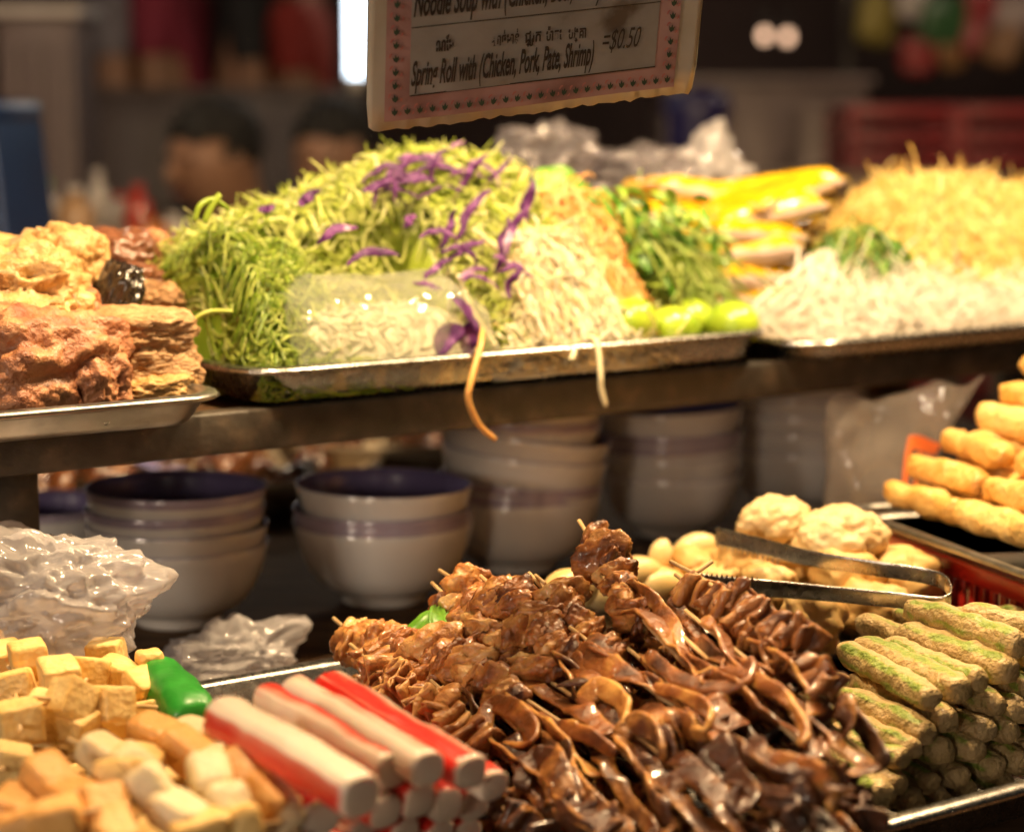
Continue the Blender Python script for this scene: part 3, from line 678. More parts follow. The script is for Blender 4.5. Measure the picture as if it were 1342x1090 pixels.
hb = thing('herb_bunch', W(1.07, 1.43, zb), 'bunch of fresh green herbs with pale stems above the limes', 'herbs')
mbs = MB(); mbl = MB(); base = uvz(hitv(900, 400, 1.40))
n = 150; cu = hitv(862, 345, 1.43)
Pp = []
for i in range(n):
    st_ = hitv(g.normal(850, 36), g.normal(330, 26), g.uniform(1.39, 1.47)); d = hitv(g.normal(915, 35), g.normal(400, 22), g.uniform(1.37, 1.42))
    mid = (st_ + d) / 2 + ZD * g.uniform(.0, .02) - VD * g.uniform(0, .012); Pp.append(spline([st_, mid, d], 8))
V, F = strands(np.array(Pp), g.uniform(.0018, .0034, n), g.uniform(.0016, .003, n)); V[:, 2] = np.maximum(V[:, 2], zb + .001)
mbs.add((V, F), rnd=np.repeat(g.random(n), 32)); o = mbs.build('stems', stem_m, hb); o['kind'] = 'stuff'
for i in range(420):
    c = hitv(g.normal(850, 42), g.normal(335, 34), g.uniform(1.385, 1.48)); dd = g.normal(size=3)
    c[2] = max(c[2], zb + .008)
    V, F = leaf_mesh(c, g.uniform(.012, .03), g.uniform(.004, .011), dd + np.array([.5, -.3, -.5]), g.normal(size=3) + np.array([0, -.3, 1.]), .3, 6, 3); mbl.add((V, F), rnd=g.random())
o = mbl.build('leaves', herb_m, hb); o['kind'] = 'stuff'
lime_m = mat('lime_skin', [(0, (.16, .30, .015)), (.5, (.34, .48, .03)), (1, (.52, .58, .07))], scale=12, rough=.28, bump=.12, bscale=300, bdist=.0006, coat=.3, rnd=.3)
for (x, y, v, r_, lb) in ((830, 422, 1.352, .021, 'lime half hidden under the papaya shreds'), (882, 432, 1.35, .0205, 'glossy green lime under the herb bunch stems'), (960, 426, 1.352, .0215, 'plump green lime alone at the corner of the pan'), (905, 420, 1.385, .02, 'lime tucked behind the front limes under herbs')):
    P = hitv(x, y, v); P[2] = max(P[2], zb + r_ * .92); Q, F = ico(4)
    q = Q * np.array([1.12, 1, .95]) + Q * (.08 * np.clip(np.abs(Q[:, 0:1]) - .9, 0, 1) * 8 * .3); q = q * (1 + .012 * fbm(Q, 2, int(x)))[:, None]
    tag(obj('lime', (q * r_) @ np.array(Matrix.Rotation(TH + x, 3, 'Z')).T + P, F, lime_m), lb, 'lime')

# ------------------------------------------------------------------ noodle packets
def packet_mat():
    m = bpy.data.materials.new('packet_film'); m.use_nodes = True; t = m.node_tree; N = t.nodes; L = t.links; b = N['Principled BSDF']
    tc = N.new('ShaderNodeTexCoord'); sp = N.new('ShaderNodeSeparateXYZ'); L.new(tc.outputs['Object'], sp.inputs[0])
    nz = N.new('ShaderNodeTexNoise'); nz.inputs['Scale'].default_value = 45; L.new(tc.outputs['Object'], nz.inputs['Vector'])
    ma = N.new('ShaderNodeMath'); ma.operation = 'MULTIPLY_ADD'; ma.inputs[1].default_value = .012; L.new(nz.outputs['Fac'], ma.inputs[0]); L.new(sp.outputs['Z'], ma.inputs[2])
    cr = N.new('ShaderNodeValToRGB'); cr.color_ramp.interpolation = 'LINEAR'
    mr = N.new('ShaderNodeMapRange'); mr.inputs[1].default_value = -.008; mr.inputs[2].default_value = .02; L.new(ma.outputs[0], mr.inputs[0]); L.new(mr.outputs[0], cr.inputs[0])
    e = cr.color_ramp.elements; e[0].position = .54; e[0].color = (.60, .46, .40, 1); e[1].position = .60; e[1].color = (.62, .37, .006, 1)
    L.new(cr.outputs[0], b.inputs['Base Color']); b.inputs['Roughness'].default_value = .25; b.inputs['Coat Weight'].default_value = .3
    bp = N.new('ShaderNodeBump'); bp.inputs['Strength'].default_value = .4; bp.inputs['Distance'].default_value = .003; L.new(nz.outputs['Fac'], bp.inputs['Height']); L.new(bp.outputs[0], b.inputs['Normal'])
    return m
pk_m = packet_mat()
pk_seal = mat('packet_seal', (.72, .5, .04), rough=.3, bump=.5, bscale=300)
def packet_proto():
    t = thing('noodle_packet', (0, 0, 0), '', 'packet')
    P, F = cubegrid(12); x, y, z = P.T
    f = (1 - np.abs(x) ** 8) ** .5 * (1 - np.abs(y) ** 10) ** .5
    V = np.stack([x * .058, y * .042, np.sign(z) * np.where(np.abs(z) > .99, 1, np.abs(z)) * (.003 + .0105 * np.maximum(f, 0))], -1)
    V += .0015 * np.stack([vnoise(V, 70, 1), vnoise(V, 70, 2), 1.4 * vnoise(V, 70, 3)], -1)
    obj('body', V, F, pk_m, t)
    for s in (-1, 1):
        n = 24; yy = np.linspace(-.042, .042, n); VV = []
        for i, q in enumerate(yy):
            for xx in (.056, .066): VV.append((s * xx, q, .0008 * math.sin(i * 2.4)))
        obj('end_seal', VV, [[i * 2, i * 2 + 1, i * 2 + 3, i * 2 + 2] for i in range(n - 1)], pk_seal, t)
    return t
pk = packet_proto()
pk_lbl = ['yellow noodle packet lying low in the pile beside the limes', 'yellow noodle packet in the middle of the pile by the herbs', 'yellow noodle packet on top of the pile']
spots = [(945, 395, 1.50, 0, 3, 0), (955, 365, 1.50, 8, -2, 0), (950, 335, 1.50, -6, 4, 1), (960, 308, 1.505, 5, -6, 1), (985, 280, 1.51, -10, 12, 1), (1000, 258, 1.52, 14, 14, 2), (925, 290, 1.56, 12, -4, 1), (903, 256, 1.57, -8, -10, 2), (935, 312, 1.57, 20, 0, 1), (850, 284, 1.57, 6, -6, 2), (930, 345, 1.58, 0, 0, 0), (860, 300, 1.57, 0, 3, 1), (855, 335, 1.57, 0, 0, 0), (1010, 300, 1.58, 30, 6, 1), (1000, 345, 1.58, 20, 0, 0), (1012, 246, 1.55, -25, 10, 2)]
for i, (x, y, v, rz, ry, kd) in enumerate(spots):
    o = pk if i == 0 else copy_tree(pk)
    o.location = hitv(x, y, v)
    o.rotation_euler = (R(random.uniform(-9, 0)), R(-ry * .7), TH + R(rz)); tag(o, pk_lbl[kd], 'packet', ['packets low in the pile', 'packets in the middle of the pile', 'packets on top of the pile'][kd])

# ------------------------------------------------------------------ noodle pan
fried_m = mat('fried_noodle', [(0, (.60, .35, .06)), (.4, (.76, .54, .16)), (1, (.84, .70, .34))], scale=25, rough=.4, bump=0, attr='rnd', amix=.8, sss=.12, sssr=(1, .6, .2))
rice_m = mat('rice_vermicelli', [(0, (.66, .58, .45)), (.5, (.78, .72, .62)), (1, (.85, .81, .74))], scale=25, rough=.4, bump=0, attr='rnd', amix=.8, sss=.2, sssr=(1, .9, .8))
Hf, f0, f1 = heap([(1100, 360), (1118, 300), (1150, 262), (1180, 246), (1230, 240), (1280, 250), (1330, 258), (1400, 250), (1480, 270), (1560, 330), (1600, 400)], 1.47, .12, .14, pw=2.2, seed=31, rough=.007)
mb = MB(); mb.add(heightfield(lambda u, v: Hf(u, v) - .006, f0, f1, 1.35, 1.61, 50, 40, zb), rnd=.3)
V, F, r_ = heap_strands(Hf, (f0, f1, 1.35, 1.58), 5200, (.03, .07), (.0013, .0022), (.0012, .0018), k=12, wave=1.6, zmin=zb, lift=(-.003, .006), jit=.35, fly=.03, seed=32)
mb.add((V, F), rnd=r_); tag(mb.build('fried_noodles', fried_m), 'golden mound of fried crinkly noodles', 'noodles', kind='stuff')
Hv, v0_, v1_ = heap([(1010, 452), (1040, 430), (1085, 402), (1130, 385), (1200, 376), (1270, 384), (1342, 380), (1450, 372), (1560, 400), (1600, 430)], 1.385, .082, .09, pw=1.8, seed=33, rough=.003)
mb = MB(); mb.add(heightfield(lambda u, v: Hv(u, v) - .004, v0_, v1_, 1.305, 1.47, 50, 30, zb), rnd=.6)
V, F, r_ = heap_strands(Hv, (v0_, v1_, 1.308, 1.45), 2600, (.06, .12), (.0013, .002), (.0012, .0018), k=16, wave=.9, zmin=zb, lift=(-.002, .006), jit=.3, fly=.03, seed=34)
mb.add((V, F), rnd=r_); tag(mb.build('rice_vermicelli', rice_m), 'white rice vermicelli along the front of the noodle pan', 'noodles', kind='stuff')
Hx, x0_, x1_ = heap([(1060, 430), (1080, 360), (1110, 300), (1150, 312), (1190, 360), (1230, 400)], 1.43, .07, .08, pw=1.8, seed=35)
V, F, r_ = heap_strands(Hx, (x0_, x1_, 1.36, 1.49), 420, (.02, .05), (.002, .005), (.0008, .0014), zmin=zb, lift=(0, .01), jit=.4, fly=.1, seed=36)
tag(obj('chopped_chives', V, F, herb_m, attr={'rnd': r_ * .8}), 'chopped green chives between vermicelli and fried noodles', 'chives', kind='stuff')
Hy = lambda u, v: np.maximum(Hf(u, v), Hv(u, v)) + .002
V, F, r_ = heap_strands(Hy, (v0_ + .02, f1 - .05, 1.32, 1.46), 70, (.012, .03), (.002, .004), (.0008, .0012), zmin=zb, lift=(.001, .004), jit=.2, fly=.03, seed=37)
tag(obj('scattered_chives', V, F, herb_m, attr={'rnd': r_ * .7}), 'few green chive bits scattered over the noodles', 'chives', kind='stuff')
# bag of white noodles leaning beside the packets
Pn = hitv(1050, 362, 1.44)
film_milky = plastic('milky_film', (.9, .88, .82), .35, .18, (.8, .76, .66), .4, 50)
Hn = lambda: 0
gg = np.random.default_rng(77); nn_ = 150; Pq = []
for i in range(nn_):
    bx, tx = gg.normal(1040, 28), gg.normal(1085, 12); v_ = gg.uniform(1.405, 1.46)
    a_ = hitv(bx, 425, v_); b_ = hitv(tx, gg.normal(340, 8), v_ + .01); a_[2] = max(a_[2], zb + .001)
    Pq.append(spline([a_, (a_ + b_) / 2 - VD * gg.uniform(0, .012) + ZD * gg.uniform(-.004, .006), b_], 8))
V, F = strands(np.array(Pq), gg.uniform(.003, .006, nn_), gg.uniform(.001, .002, nn_))
tag(obj('noodle_bundle', V, F, rice_m, attr={'rnd': np.repeat(gg.random(nn_), 32)}), 'pale slanted bundle of flat white noodles against the packets', 'noodles')

# ------------------------------------------------------------------ crumpled plastic bags
def crumple(c, rad, seed, label, m, sub=6, folds=26, amp=.16, name='plastic_bag', zmin=None, fine=.10, rot=0, group=None, spikes=()):
    Q, F = ico(sub); g_ = np.random.default_rng(seed)
    ab = lambda f_, k_: .35 - np.abs(vnoise(Q + .15 * np.stack([vnoise(Q, 2.5, seed + 60 + k_), vnoise(Q, 2.5, seed + 70 + k_), vnoise(Q, 2.5, seed + 80 + k_)], -1), f_, seed + k_))
    d = amp * (.9 * ab(1.5, 1) - .55 * ab(2.3, 2) + .5 * ab(3.6, 3)) + fine * (ab(6, 4) - .8 * ab(9, 5) + .6 * ab(14, 6))
    d = np.clip(d - d.mean(), -.5, .5)
    for sd, sl, sw in spikes: d += sl * np.clip((Q @ norm(sd) - sw) / (1 - sw), 0, 1) ** 1.5
    q = Q * (1 + d - d.mean())[:, None] * np.asarray(rad)
    q = q @ np.array(Matrix.Rotation(rot, 3, 'Z')).T + np.asarray(c)
    if zmin is not None: q[:, 2] = np.maximum(q[:, 2], zmin + .0005 * fbm(q, 60, seed))
    return tag(obj(name, q, F, m), label, 'plastic bag', group)
film_a = plastic('crumpled_film', (.93, .92, .93), .46, .09, (.92, .89, .92), .12, 90)
film_b = plastic('smoky_film', (.85, .83, .86), .3, .14, (.5, .46, .5), .5, 40)
c = hitv(708, 210, 1.72); crumple(c, (.06, .04, .035), 41, 'grey crumpled plastic bag behind the broad leaf', film_b, 5, 12, .5, rot=.4, zmin=ZS)
c = hitv(835, 235, 1.72); crumple(c, (.07, .045, .034), 42, 'shiny crumpled plastic bag behind the yellow packets', film_b, 5, 12, .5, rot=.5, zmin=ZS)
c = hitv(925, 235, 1.70); crumple(c, (.045, .035, .035), 43, 'clear plastic bag peaking over the packet pile', film_a, 5, 12, .5, rot=.5, zmin=ZS, spikes=[((.2, 0, 1), .7, .8)])
for P_, r_ in ((hitv(760, 260, 1.70), .06), (hitv(640, 280, 1.72), .05)):
    pass
# bag of clear film on the table at the left
c = hit(92, 850, ZT); c = hitv(80, 800, 1.36); c[2] = ZT + .055
crumple(hitv(48, 795, 1.262), (.072, .048, .046), 44, 'crumpled clear plastic bag on the counter beside the bowls', film_a, 6, 14, .42, zmin=ZT + .002, fine=.085, rot=.3, spikes=[((-.5, -.2, 1), .3, .8), ((.9, -.3, .35), .2, .85)])
crumple(hit(295, 893, ZT) + ZD * .014, (.05, .035, .022), 45, 'small scrap of clear plastic film lying on the counter', film_a, 6, 12, .5, zmin=ZT + .002, fine=.11, rot=.5, spikes=[((.9, .1, .6), .6, .8), ((.2, 0, 1), .5, .8)])

# printed bag standing between bowls and fried rolls
_pb = hitv(1132, 690, 1.295); _pb[2] = ZT + .001
pbag = thing('printed_bag', _pb, 'tall clear plastic bag with orange print by the fried rolls', 'plastic bag')
film_c = plastic('bag_film', (.92, .89, .86), .30, .10, (.68, .60, .54), .35, 40)
orange_m = mat('orange_print', [(0, (.62, .10, .02)), (1, (.78, .2, .05))], scale=30, rough=.3, bump=0)
B0 = ORG[pbag.name]; n, m_ = 44, 56; VV = []
def bag_pt(t, a):
    """t 0 bottom .. 1 top"""
    wd = .034 + .022 * t + .02 * max(0, t - .75) * 2; dp = .03 * (1 - t) ** .7 + .006
    ca, sa = math.cos(a), math.sin(a)
    p = np.array([wd * math.copysign(abs(ca) ** .6, ca) + .02 * t, dp * math.copysign(abs(sa) ** .8, sa), .168 * t])
    if t > .78: p[0] += (t - .78) * .05; p[2] += (t - .78) * max(0, p[0]) * .8
    p[1] += .006 * math.sin(9 * t + 3 * ca) ; p[2] += .004 * math.sin(7 * ca) * t
    return B0 + p
for i in range(n):
    for j in range(m_): VV.append(bag_pt(i / (n - 1), 2 * math.pi * j / m_))
FF = [[i * m_ + j, i * m_ + (j + 1) % m_, (i + 1) * m_ + (j + 1) % m_, (i + 1) * m_ + j] for i in range(n - 1) for j in range(m_)] + [list(range(m_))[::-1]]
VV = np.array(VV); VV += .0035 * np.stack([vnoise(VV, 45, 1), vnoise(VV, 45, 2), vnoise(VV, 60, 3)], -1)
obj('film', VV, FF, film_c, pbag)
mb = MB()
def bag_patch(a0, a1, t0, t1, nn=8):
    V = []
    for i in range(nn):
        for j in range(nn):
            V.append(bag_pt(t0 + (t1 - t0) * i / (nn - 1), a0 + (a1 - a0) * j / (nn - 1)))
    V = np.array(V); V[:, 1] -= .005
    return V, [[i * nn + j, i * nn + j + 1, (i + 1) * nn + j + 1, (i + 1) * nn + j] for i in range(nn - 1) for j in range(nn - 1)]
for (a0_, a1_, t0, t1) in ((-1.42, -1.34, .12, .80), (-1.34, -.70, .74, .80), (-1.25, -.65, .30, .42), (-1.0, -.86, .42, .56), (-1.2, -1.06, .46, .60), (-1.05, -.75, .60, .65), (-1.3, -.7, .08, .2), (-.70, -.60, .2, .66), (-1.2, -1.1, .62, .73), (-1.0, -.9, .66, .72), (-1.22, -.95, .62, .645), (-1.42, -1.2, .47, .52)):
    mb.add(bag_patch(a0_, a1_, t0, t1))
mb.build('print', orange_m, pbag)

# ------------------------------------------------------------------ skewered meat heap
A_ = hit(800, 1090, .835); B_ = hit(800, 745, .925); C_ = hit(455, 845, .862)
PN = norm(np.cross(B_ - A_, C_ - A_)); PN = PN if PN[2] > 0 else -PN
def onpile(x, y, h=0.0):
    r = ray(x, y); return CAM + r * ((A_ - CAM).dot(PN) / r.dot(PN)) + PN * h
TRAYZ = ZT + .006
def meatmat(name, d, mid, lt, **k):
    return mat(name, [(0, d), (.5, mid), (1, lt)], attr='edge', amix=k.pop('amix', .33), rough=.42, coat=.38, crough=.09, bump=.75, bdist=.003, sss=.05, sssr=(1, .3, .1), rnd=.45, rvar=.2, detail=8, **k)
ear_m = meatmat('braised_ear', (.045, .011, .003), (.27, .085, .016), (.74, .40, .10), scale=60, bscale=170)
dark_m = meatmat('braised_dark_shade', (.010, .003, .0012), (.085, .023, .005), (.58, .26, .06), scale=60, bscale=170)  # sauce tone, deepened with the shade of the low front rows
lump_m = mat('braised_lump', [(0, (.06, .014, .004)), (.4, (.30, .10, .022)), (.75, (.54, .25, .07)), (1, (.70, .43, .17))], scale=62, rough=.42, coat=.38, crough=.09, bump=.8, bscale=190, bdist=.003, sss=.05, sssr=(1, .3, .1), rnd=.45, rvar=.2, detail=8)
tripe_m = meatmat('braised_tripe', (.07, .018, .005), (.32, .12, .028), (.64, .36, .12), scale=70, bscale=200)
def ribbon(path, wd, tk, up, mb_, jitter=.0012, seed=0, ncs=12):
    n = len(path); s = rounded(n, 4) * (1 + .18 * np.interp(np.linspace(0, 8, n), range(9), np.random.default_rng(seed + 3).normal(size=9))); sec = ellsec(ncs, 4.0, .5, .5)
    V, F = sweep(path, sec, up, wd * (.35 + .65 * s) * np.broadcast_to(1, n), tk * (.4 + .6 * s))
    V = V + jitter * np.stack([vnoise(V, 110, seed), vnoise(V, 110, seed + 1), vnoise(V, 110, seed + 2)], -1)
    ed = np.tile(np.abs(sec[:, 0] * 2) ** 5, n) * .9 + .1 * np.random.default_rng(seed).random()
    V[:, 2] = np.maximum(V[:, 2], TRAYZ)
    mb_.add((V, F), edge=ed)
def skewer(p0, p1, kind, h, label, seed, group=None, wd=None):
    g_ = np.random.default_rng(seed)
    P0 = onpile(*p0, h); P1 = onpile(*p1, h); ax = P1 - P0; L_ = np.linalg.norm(ax); a = ax / L_
    P0[2] = max(P0[2], TRAYZ + .004); P1[2] = max(P1[2], TRAYZ + .004)
    side = norm(np.cross(a, PN)); nn = np.cross(side, a)
    t = thing('meat_skewer', (P0 + P1) / 2 - ZD * .008, label, 'skewer', group)
    tipP = P0 - a * .0 + nn * .002
    V, F = tube([tipP - a * g_.uniform(.012, .026) + nn * .003, P1 - a * .01], .0014, 7); V[:, 2] = np.maximum(V[:, 2], TRAYZ); obj('stick', V, F, bamboo, t)
    if kind == 'chunk':
        s = .012
        while s < L_ - .004:
            r0 = g_.uniform(.010, .0175); c = P0 + a * s + side * g_.normal(0, .002) + nn * (.002 + g_.normal(0, .0015))
            rt = np.stack([a, side, nn], 1) @ np.array(Matrix.Rotation(g_.normal(0, .5), 3, 'Z') @ Matrix.Rotation(g_.normal(0, .5), 3, 'Y'))
            V, F = blob(c, (r0 * g_.uniform(.40, .75), r0 * g_.uniform(.95, 1.4), r0 * g_.uniform(.75, 1.1)), int(seed * 77 + s * 5000), 4, .30, 1.3, .2, rt, .07)
            V[:, 2] = np.maximum(V[:, 2], TRAYZ)
            obj('meat_piece', V, F, lump_m, t); s += r0 * g_.uniform(.65, 1.05)
    elif kind in ('long', 'dlong'):
        for q in range(3 if g_.random() < .5 else 2):
            off = (q - .7) * .0085; n = 70; tt = np.linspace(0, 1, n)
            st_ = g_.uniform(0, .12); en = g_.uniform(.88, 1.12)
            s = st_ + (en - st_) * tt
            wv = .004 * np.sin(tt * g_.uniform(4, 9) + g_.uniform(0, 6)) + .002 * np.sin(tt * g_.uniform(12, 18) + g_.uniform(0, 6))
            path = P0 + np.outer(s * L_, a) + np.outer(off + .006 * np.sin(tt * g_.uniform(2, 5) + g_.uniform(0, 6)), side) + np.outer(wv + .003 + .003 * (q == 1), nn)
            if g_.random() < .65:       # hooked end
                k = 18; th = np.linspace(0, g_.uniform(1.8, 3.6), k); rr = g_.uniform(.006, .011); sgn = g_.choice((-1, 1))
                d_ = norm(path[-1] - path[-4]); pn = norm(side * sgn * g_.uniform(.2, 1) + nn * g_.uniform(-.2, 1)); pn = norm(pn - d_ * pn.dot(d_))
                path = np.vstack([path, path[-1] + np.outer(np.sin(th[1:]), d_) * rr + np.outer(1 - np.cos(th[1:]), pn) * rr])
            tw = g_.uniform(-.9, .9) + np.interp(np.linspace(0, 4, len(path)), range(5), np.cumsum(g_.normal(0, .8, 5)))
            up = np.outer(np.cos(tw), nn) + np.outer(np.sin(tw), side)
            mb_ = MB(); ribbon(path, wd or g_.uniform(.009, .016), g_.uniform(.002, .0032), up, mb_, .0016, seed * 5 + q)
            mb_.build('meat_strip', dark_m if kind == 'dlong' else ear_m, t)
    else:
        n = 220; tt = np.linspace(0, 1, n); tripe = kind == 'tripe'
        per = g_.uniform(.0085, .0115) if tripe else g_.uniform(.012, .016); amp0 = g_.uniform(.007, .0095)
        ph = 2 * math.pi * tt * L_ / per
        am = amp0 * (1 + .35 * np.interp(tt * 20, range(22), g_.normal(size=22)))
        rot = np.cumsum(np.interp(tt * 10, range(12), g_.normal(size=12))) * .02 + g_.uniform(-.7, .7)
        fd = np.outer(np.cos(rot), nn) + np.outer(np.sin(rot), side); wd_ = np.outer(-np.sin(rot), nn) + np.outer(np.cos(rot), side)
        path = P0 + np.outer(tt * L_ + .0035 * np.sin(2 * ph), a) + fd * (am * np.sin(ph))[:, None] + wd_ * (.004 * np.interp(tt * 14, range(16), g_.normal(size=16)))[:, None]
        T = norm(np.gradient(path, axis=0)); up = np.cross(T, wd_)
        mb_ = MB(); ribbon(path, wd or (g_.uniform(.018, .024) if tripe else g_.uniform(.013, .018)), .0026 if tripe else g_.uniform(.003, .0042), up, mb_, .003 if tripe else .0018, seed * 5)
        mb_.build('meat_strip', tripe_m if tripe else (dark_m if kind == 'dfold' else ear_m), t)
    return t
G = 'meat skewers in the heap'
TOP = [((459, 832), (600, 950), 'chunk', 'lumpy brown meat skewer at the edge beside the crab sticks'),
       ((492, 840), (660, 905), 'chunk', 'brown meat skewer whose bare stick lies toward the table'),
       ((480, 870), (640, 1000), 'tripe', 'ruffled light brown skewer running along the crab sticks'),
       ((582, 782), (710, 900), 'chunk', 'pinkish glazed meat skewer beside the green leaf'),
       ((604, 772), (735, 850), 'chunk', 'dark glazed meat skewer next to the pinkish one'),
       ((655, 786), (760, 880), 'chunk', 'lumpy dark skewer with short stick tip in the back row'),
       ((716, 778), (815, 880), 'chunk', 'meat skewer with an orange-brown wedge below its tip'),
       ((776, 712), (850, 830), 'chunk', 'tallest meat skewer, its stick rising above the heap'),
       ((815, 790), (925, 905), 'long', 'smooth glossy strips skewer under the tallest skewer'),
       ((860, 790), (1010, 915), 'long', 'long thin braised strips below the ruffled tripe'),
       ((905, 850), (1060, 985), 'long', 'long strips skewer with a hooked end near the green rolls'),
       ((770, 850), (940, 975), 'long', 'thick glossy strips skewer across the middle of the heap'),
       ((660, 850), (800, 900), 'dlong', 'dark smooth strip lying across the lumpy skewers'),
       ((905, 775), (1000, 840), 'tripe', 'ruffled tripe skewer under the tongs'),
       ((950, 790), (1060, 860), 'tripe', 'crinkled tripe skewer beside the tofu puffs'),
       ((985, 830), (1085, 905), 'tripe', 'crinkled tripe skewer against the green rolls'),
       ((920, 825), (1040, 915), 'long', 'smooth strips skewer between the tripe and the hooked strips'),
       ((640, 895), (800, 995), 'long', 'skewer of smooth brown strips beside the crab stick ends'),
       ((710, 890), (880, 995), 'dlong', 'dark smooth strip skewer in the middle of the heap'),
       ((590, 920), (730, 1045), 'dlong', 'dark strip skewer leaning on the crab sticks'),
       ((680, 965), (810, 1090), 'dlong', 'dark smooth strip skewer low on the front of the heap'),
       ((790, 960), (900, 1075), 'dlong', 'dark glossy strips skewer low in the middle of the heap'),
       ((860, 990), (990, 1090), 'dlong', 'dark glossy strips skewer sliding toward the tray rim'),
       ((950, 980), (1100, 1062), 'dlong', 'dark skewer whose curled strip ends on the tray rim'),
       ((600, 1010), (720, 1110), 'dfold', 'dark looped skewer under the crab stick ends'),
       ((900, 930), (1030, 1040), 'dlong', 'dark glossy strips skewer beside the green roll ends'),
       ((560, 860), (690, 940), 'chunk', 'lumpy tan skewer on the slope above the crab sticks'),
       ((830, 860), (960, 960), 'long', 'glossy curled strips skewer below the smooth strips'),
       ((720, 1040), (850, 1130), 'dfold', 'dark folded skewer at the very front of the heap')]
for i, (a, b, k, lb) in enumerate(TOP): skewer(a, b, k, .0 + .003 * (i % 3), lb, 100 + i)
k = 0
for h, m0 in ((-.02, 0), (-.04, 1)):
    for x, y in ((470, 870), (560, 850), (640, 830), (720, 820), (800, 800), (880, 810), (950, 830), (1000, 860), (560, 950), (650, 930), (740, 920), (830, 900), (920, 920), (1000, 940), (640, 1020), (730, 1010), (820, 1000), (900, 1000), (970, 1010)):
        x += random.uniform(-20, 20) - 40 * m0; y += random.uniform(-15, 15) - 10 * m0; k += 1
        if h < -.03 and (y > 960 or k % 2): continue
        skewer((x, y), (x + 125, y + 100), random.choice(['dlong', 'dfold', 'dlong', 'chunk'] if y > 880 else ['chunk', 'tripe', 'dlong', 'chunk']), h, 'braised meat skewer buried in the heap under the top layer', 300 + k, 'buried meat skewers')
# loose curled strips
def loose(pts, wd, tk, m, label, seed, twist=0):
    P = np.array([onpile(x, y, h) for x, y, h in pts]); P[:, 2] = np.maximum(P[:, 2], TRAYZ + .003); n = 70; p = spline(P, n)
    tw = np.linspace(0, twist, n) + .3; T = norm(np.gradient(p, axis=0)); sd = norm(np.cross(T, PN)); up = PN * np.cos(tw)[:, None] + sd * np.sin(tw)[:, None]
    mb_ = MB(); ribbon(p, wd, tk, up, mb_, .001, seed); tag(mb_.build('meat_strip', m), label, 'meat strip')
loose([(955, 900, .012), (1000, 915, .014), (1038, 935, .014), (1060, 965, .012), (1066, 988, .010), (1058, 992, .008)], .0075, .005, ear_m, 'orange-edged strip curving down beside the green rolls', 1, .8)
loose([(860, 880, .014), (900, 915, .016), (945, 930, .016), (985, 925, .016), (1000, 905, .016), (993, 895, .015)], .010, .0045, ear_m, 'glossy strip with its end hooked upward above the dark strips', 2, -1.2)
loose([(1020, 1020, .012), (1060, 1026, .014), (1092, 1045, .016), (1106, 1062, .012), (1096, 1078, .008)], .010, .0045, ear_m, 'curled strip arching over the front rim of the tray', 3, 1.0)
loose([(990, 1040, .008), (1020, 1062, .010), (1050, 1068, .012), (1075, 1058, .014)], .014, .005, dark_m, 'dark wide strip below the arching curled strip', 4, .6)
loose([(870, 925, .014), (915, 940, .016), (944, 958, .016), (940, 978, .012), (918, 980, .01)], .009, .0045, ear_m, 'strip folded back on itself in the middle of the heap', 5, 1.4)
loose([(820, 985, .010), (842, 972, .014), (872, 985, .014), (880, 1010, .010)], .012, .005, dark_m, 'short dark loop standing on the front slope', 6, 1)
loose([(640, 975, .010), (660, 945, .014), (700, 965, .016), (708, 990, .012), (672, 990, .008)], .013, .0042, ear_m, 'brown strip looped into a ring by the crab sticks', 7, .4)
loose([(770, 940, .010), (800, 925, .014), (830, 948, .015), (826, 975, .010)], .013, .0045, ear_m, 'brown ribbon loop at the centre of the heap', 8, .7)
loose([(690, 1050, .010), (720, 1015, .014), (760, 1040, .014), (775, 1070, .010)], .012, .0045, dark_m, 'dark ribbon loop low at the front of the heap', 9, .7)
loose([(880, 1075, .010), (910, 1040, .013), (945, 1055, .013), (960, 1085, .010)], .012, .0045, dark_m, 'dark ribbon loop beside the tray rim', 10, -.7)
# herb leaf by the back of the heap
V, F = leaf_mesh(onpile(560, 828, .004), .05, .022, onpile(590, 800) - onpile(535, 850), PN, .25); o = obj('green_leaf', V, F, leaf_m); o.modifiers.new('thick', 'SOLIDIFY').thickness = .0008
tag(o, 'bright green leaf poking out behind the meat skewers', 'leaf')
V, F = leaf_mesh(onpile(580, 822, .008), .045, .012, onpile(582, 800) - onpile(578, 850), PN + UD * .8, .25); o = obj('green_leaf', V, F, leaf_m); o.modifiers.new('thick', 'SOLIDIFY').thickness = .0008
tag(o, 'narrow green leaf edge beside the pinkish skewer', 'leaf')

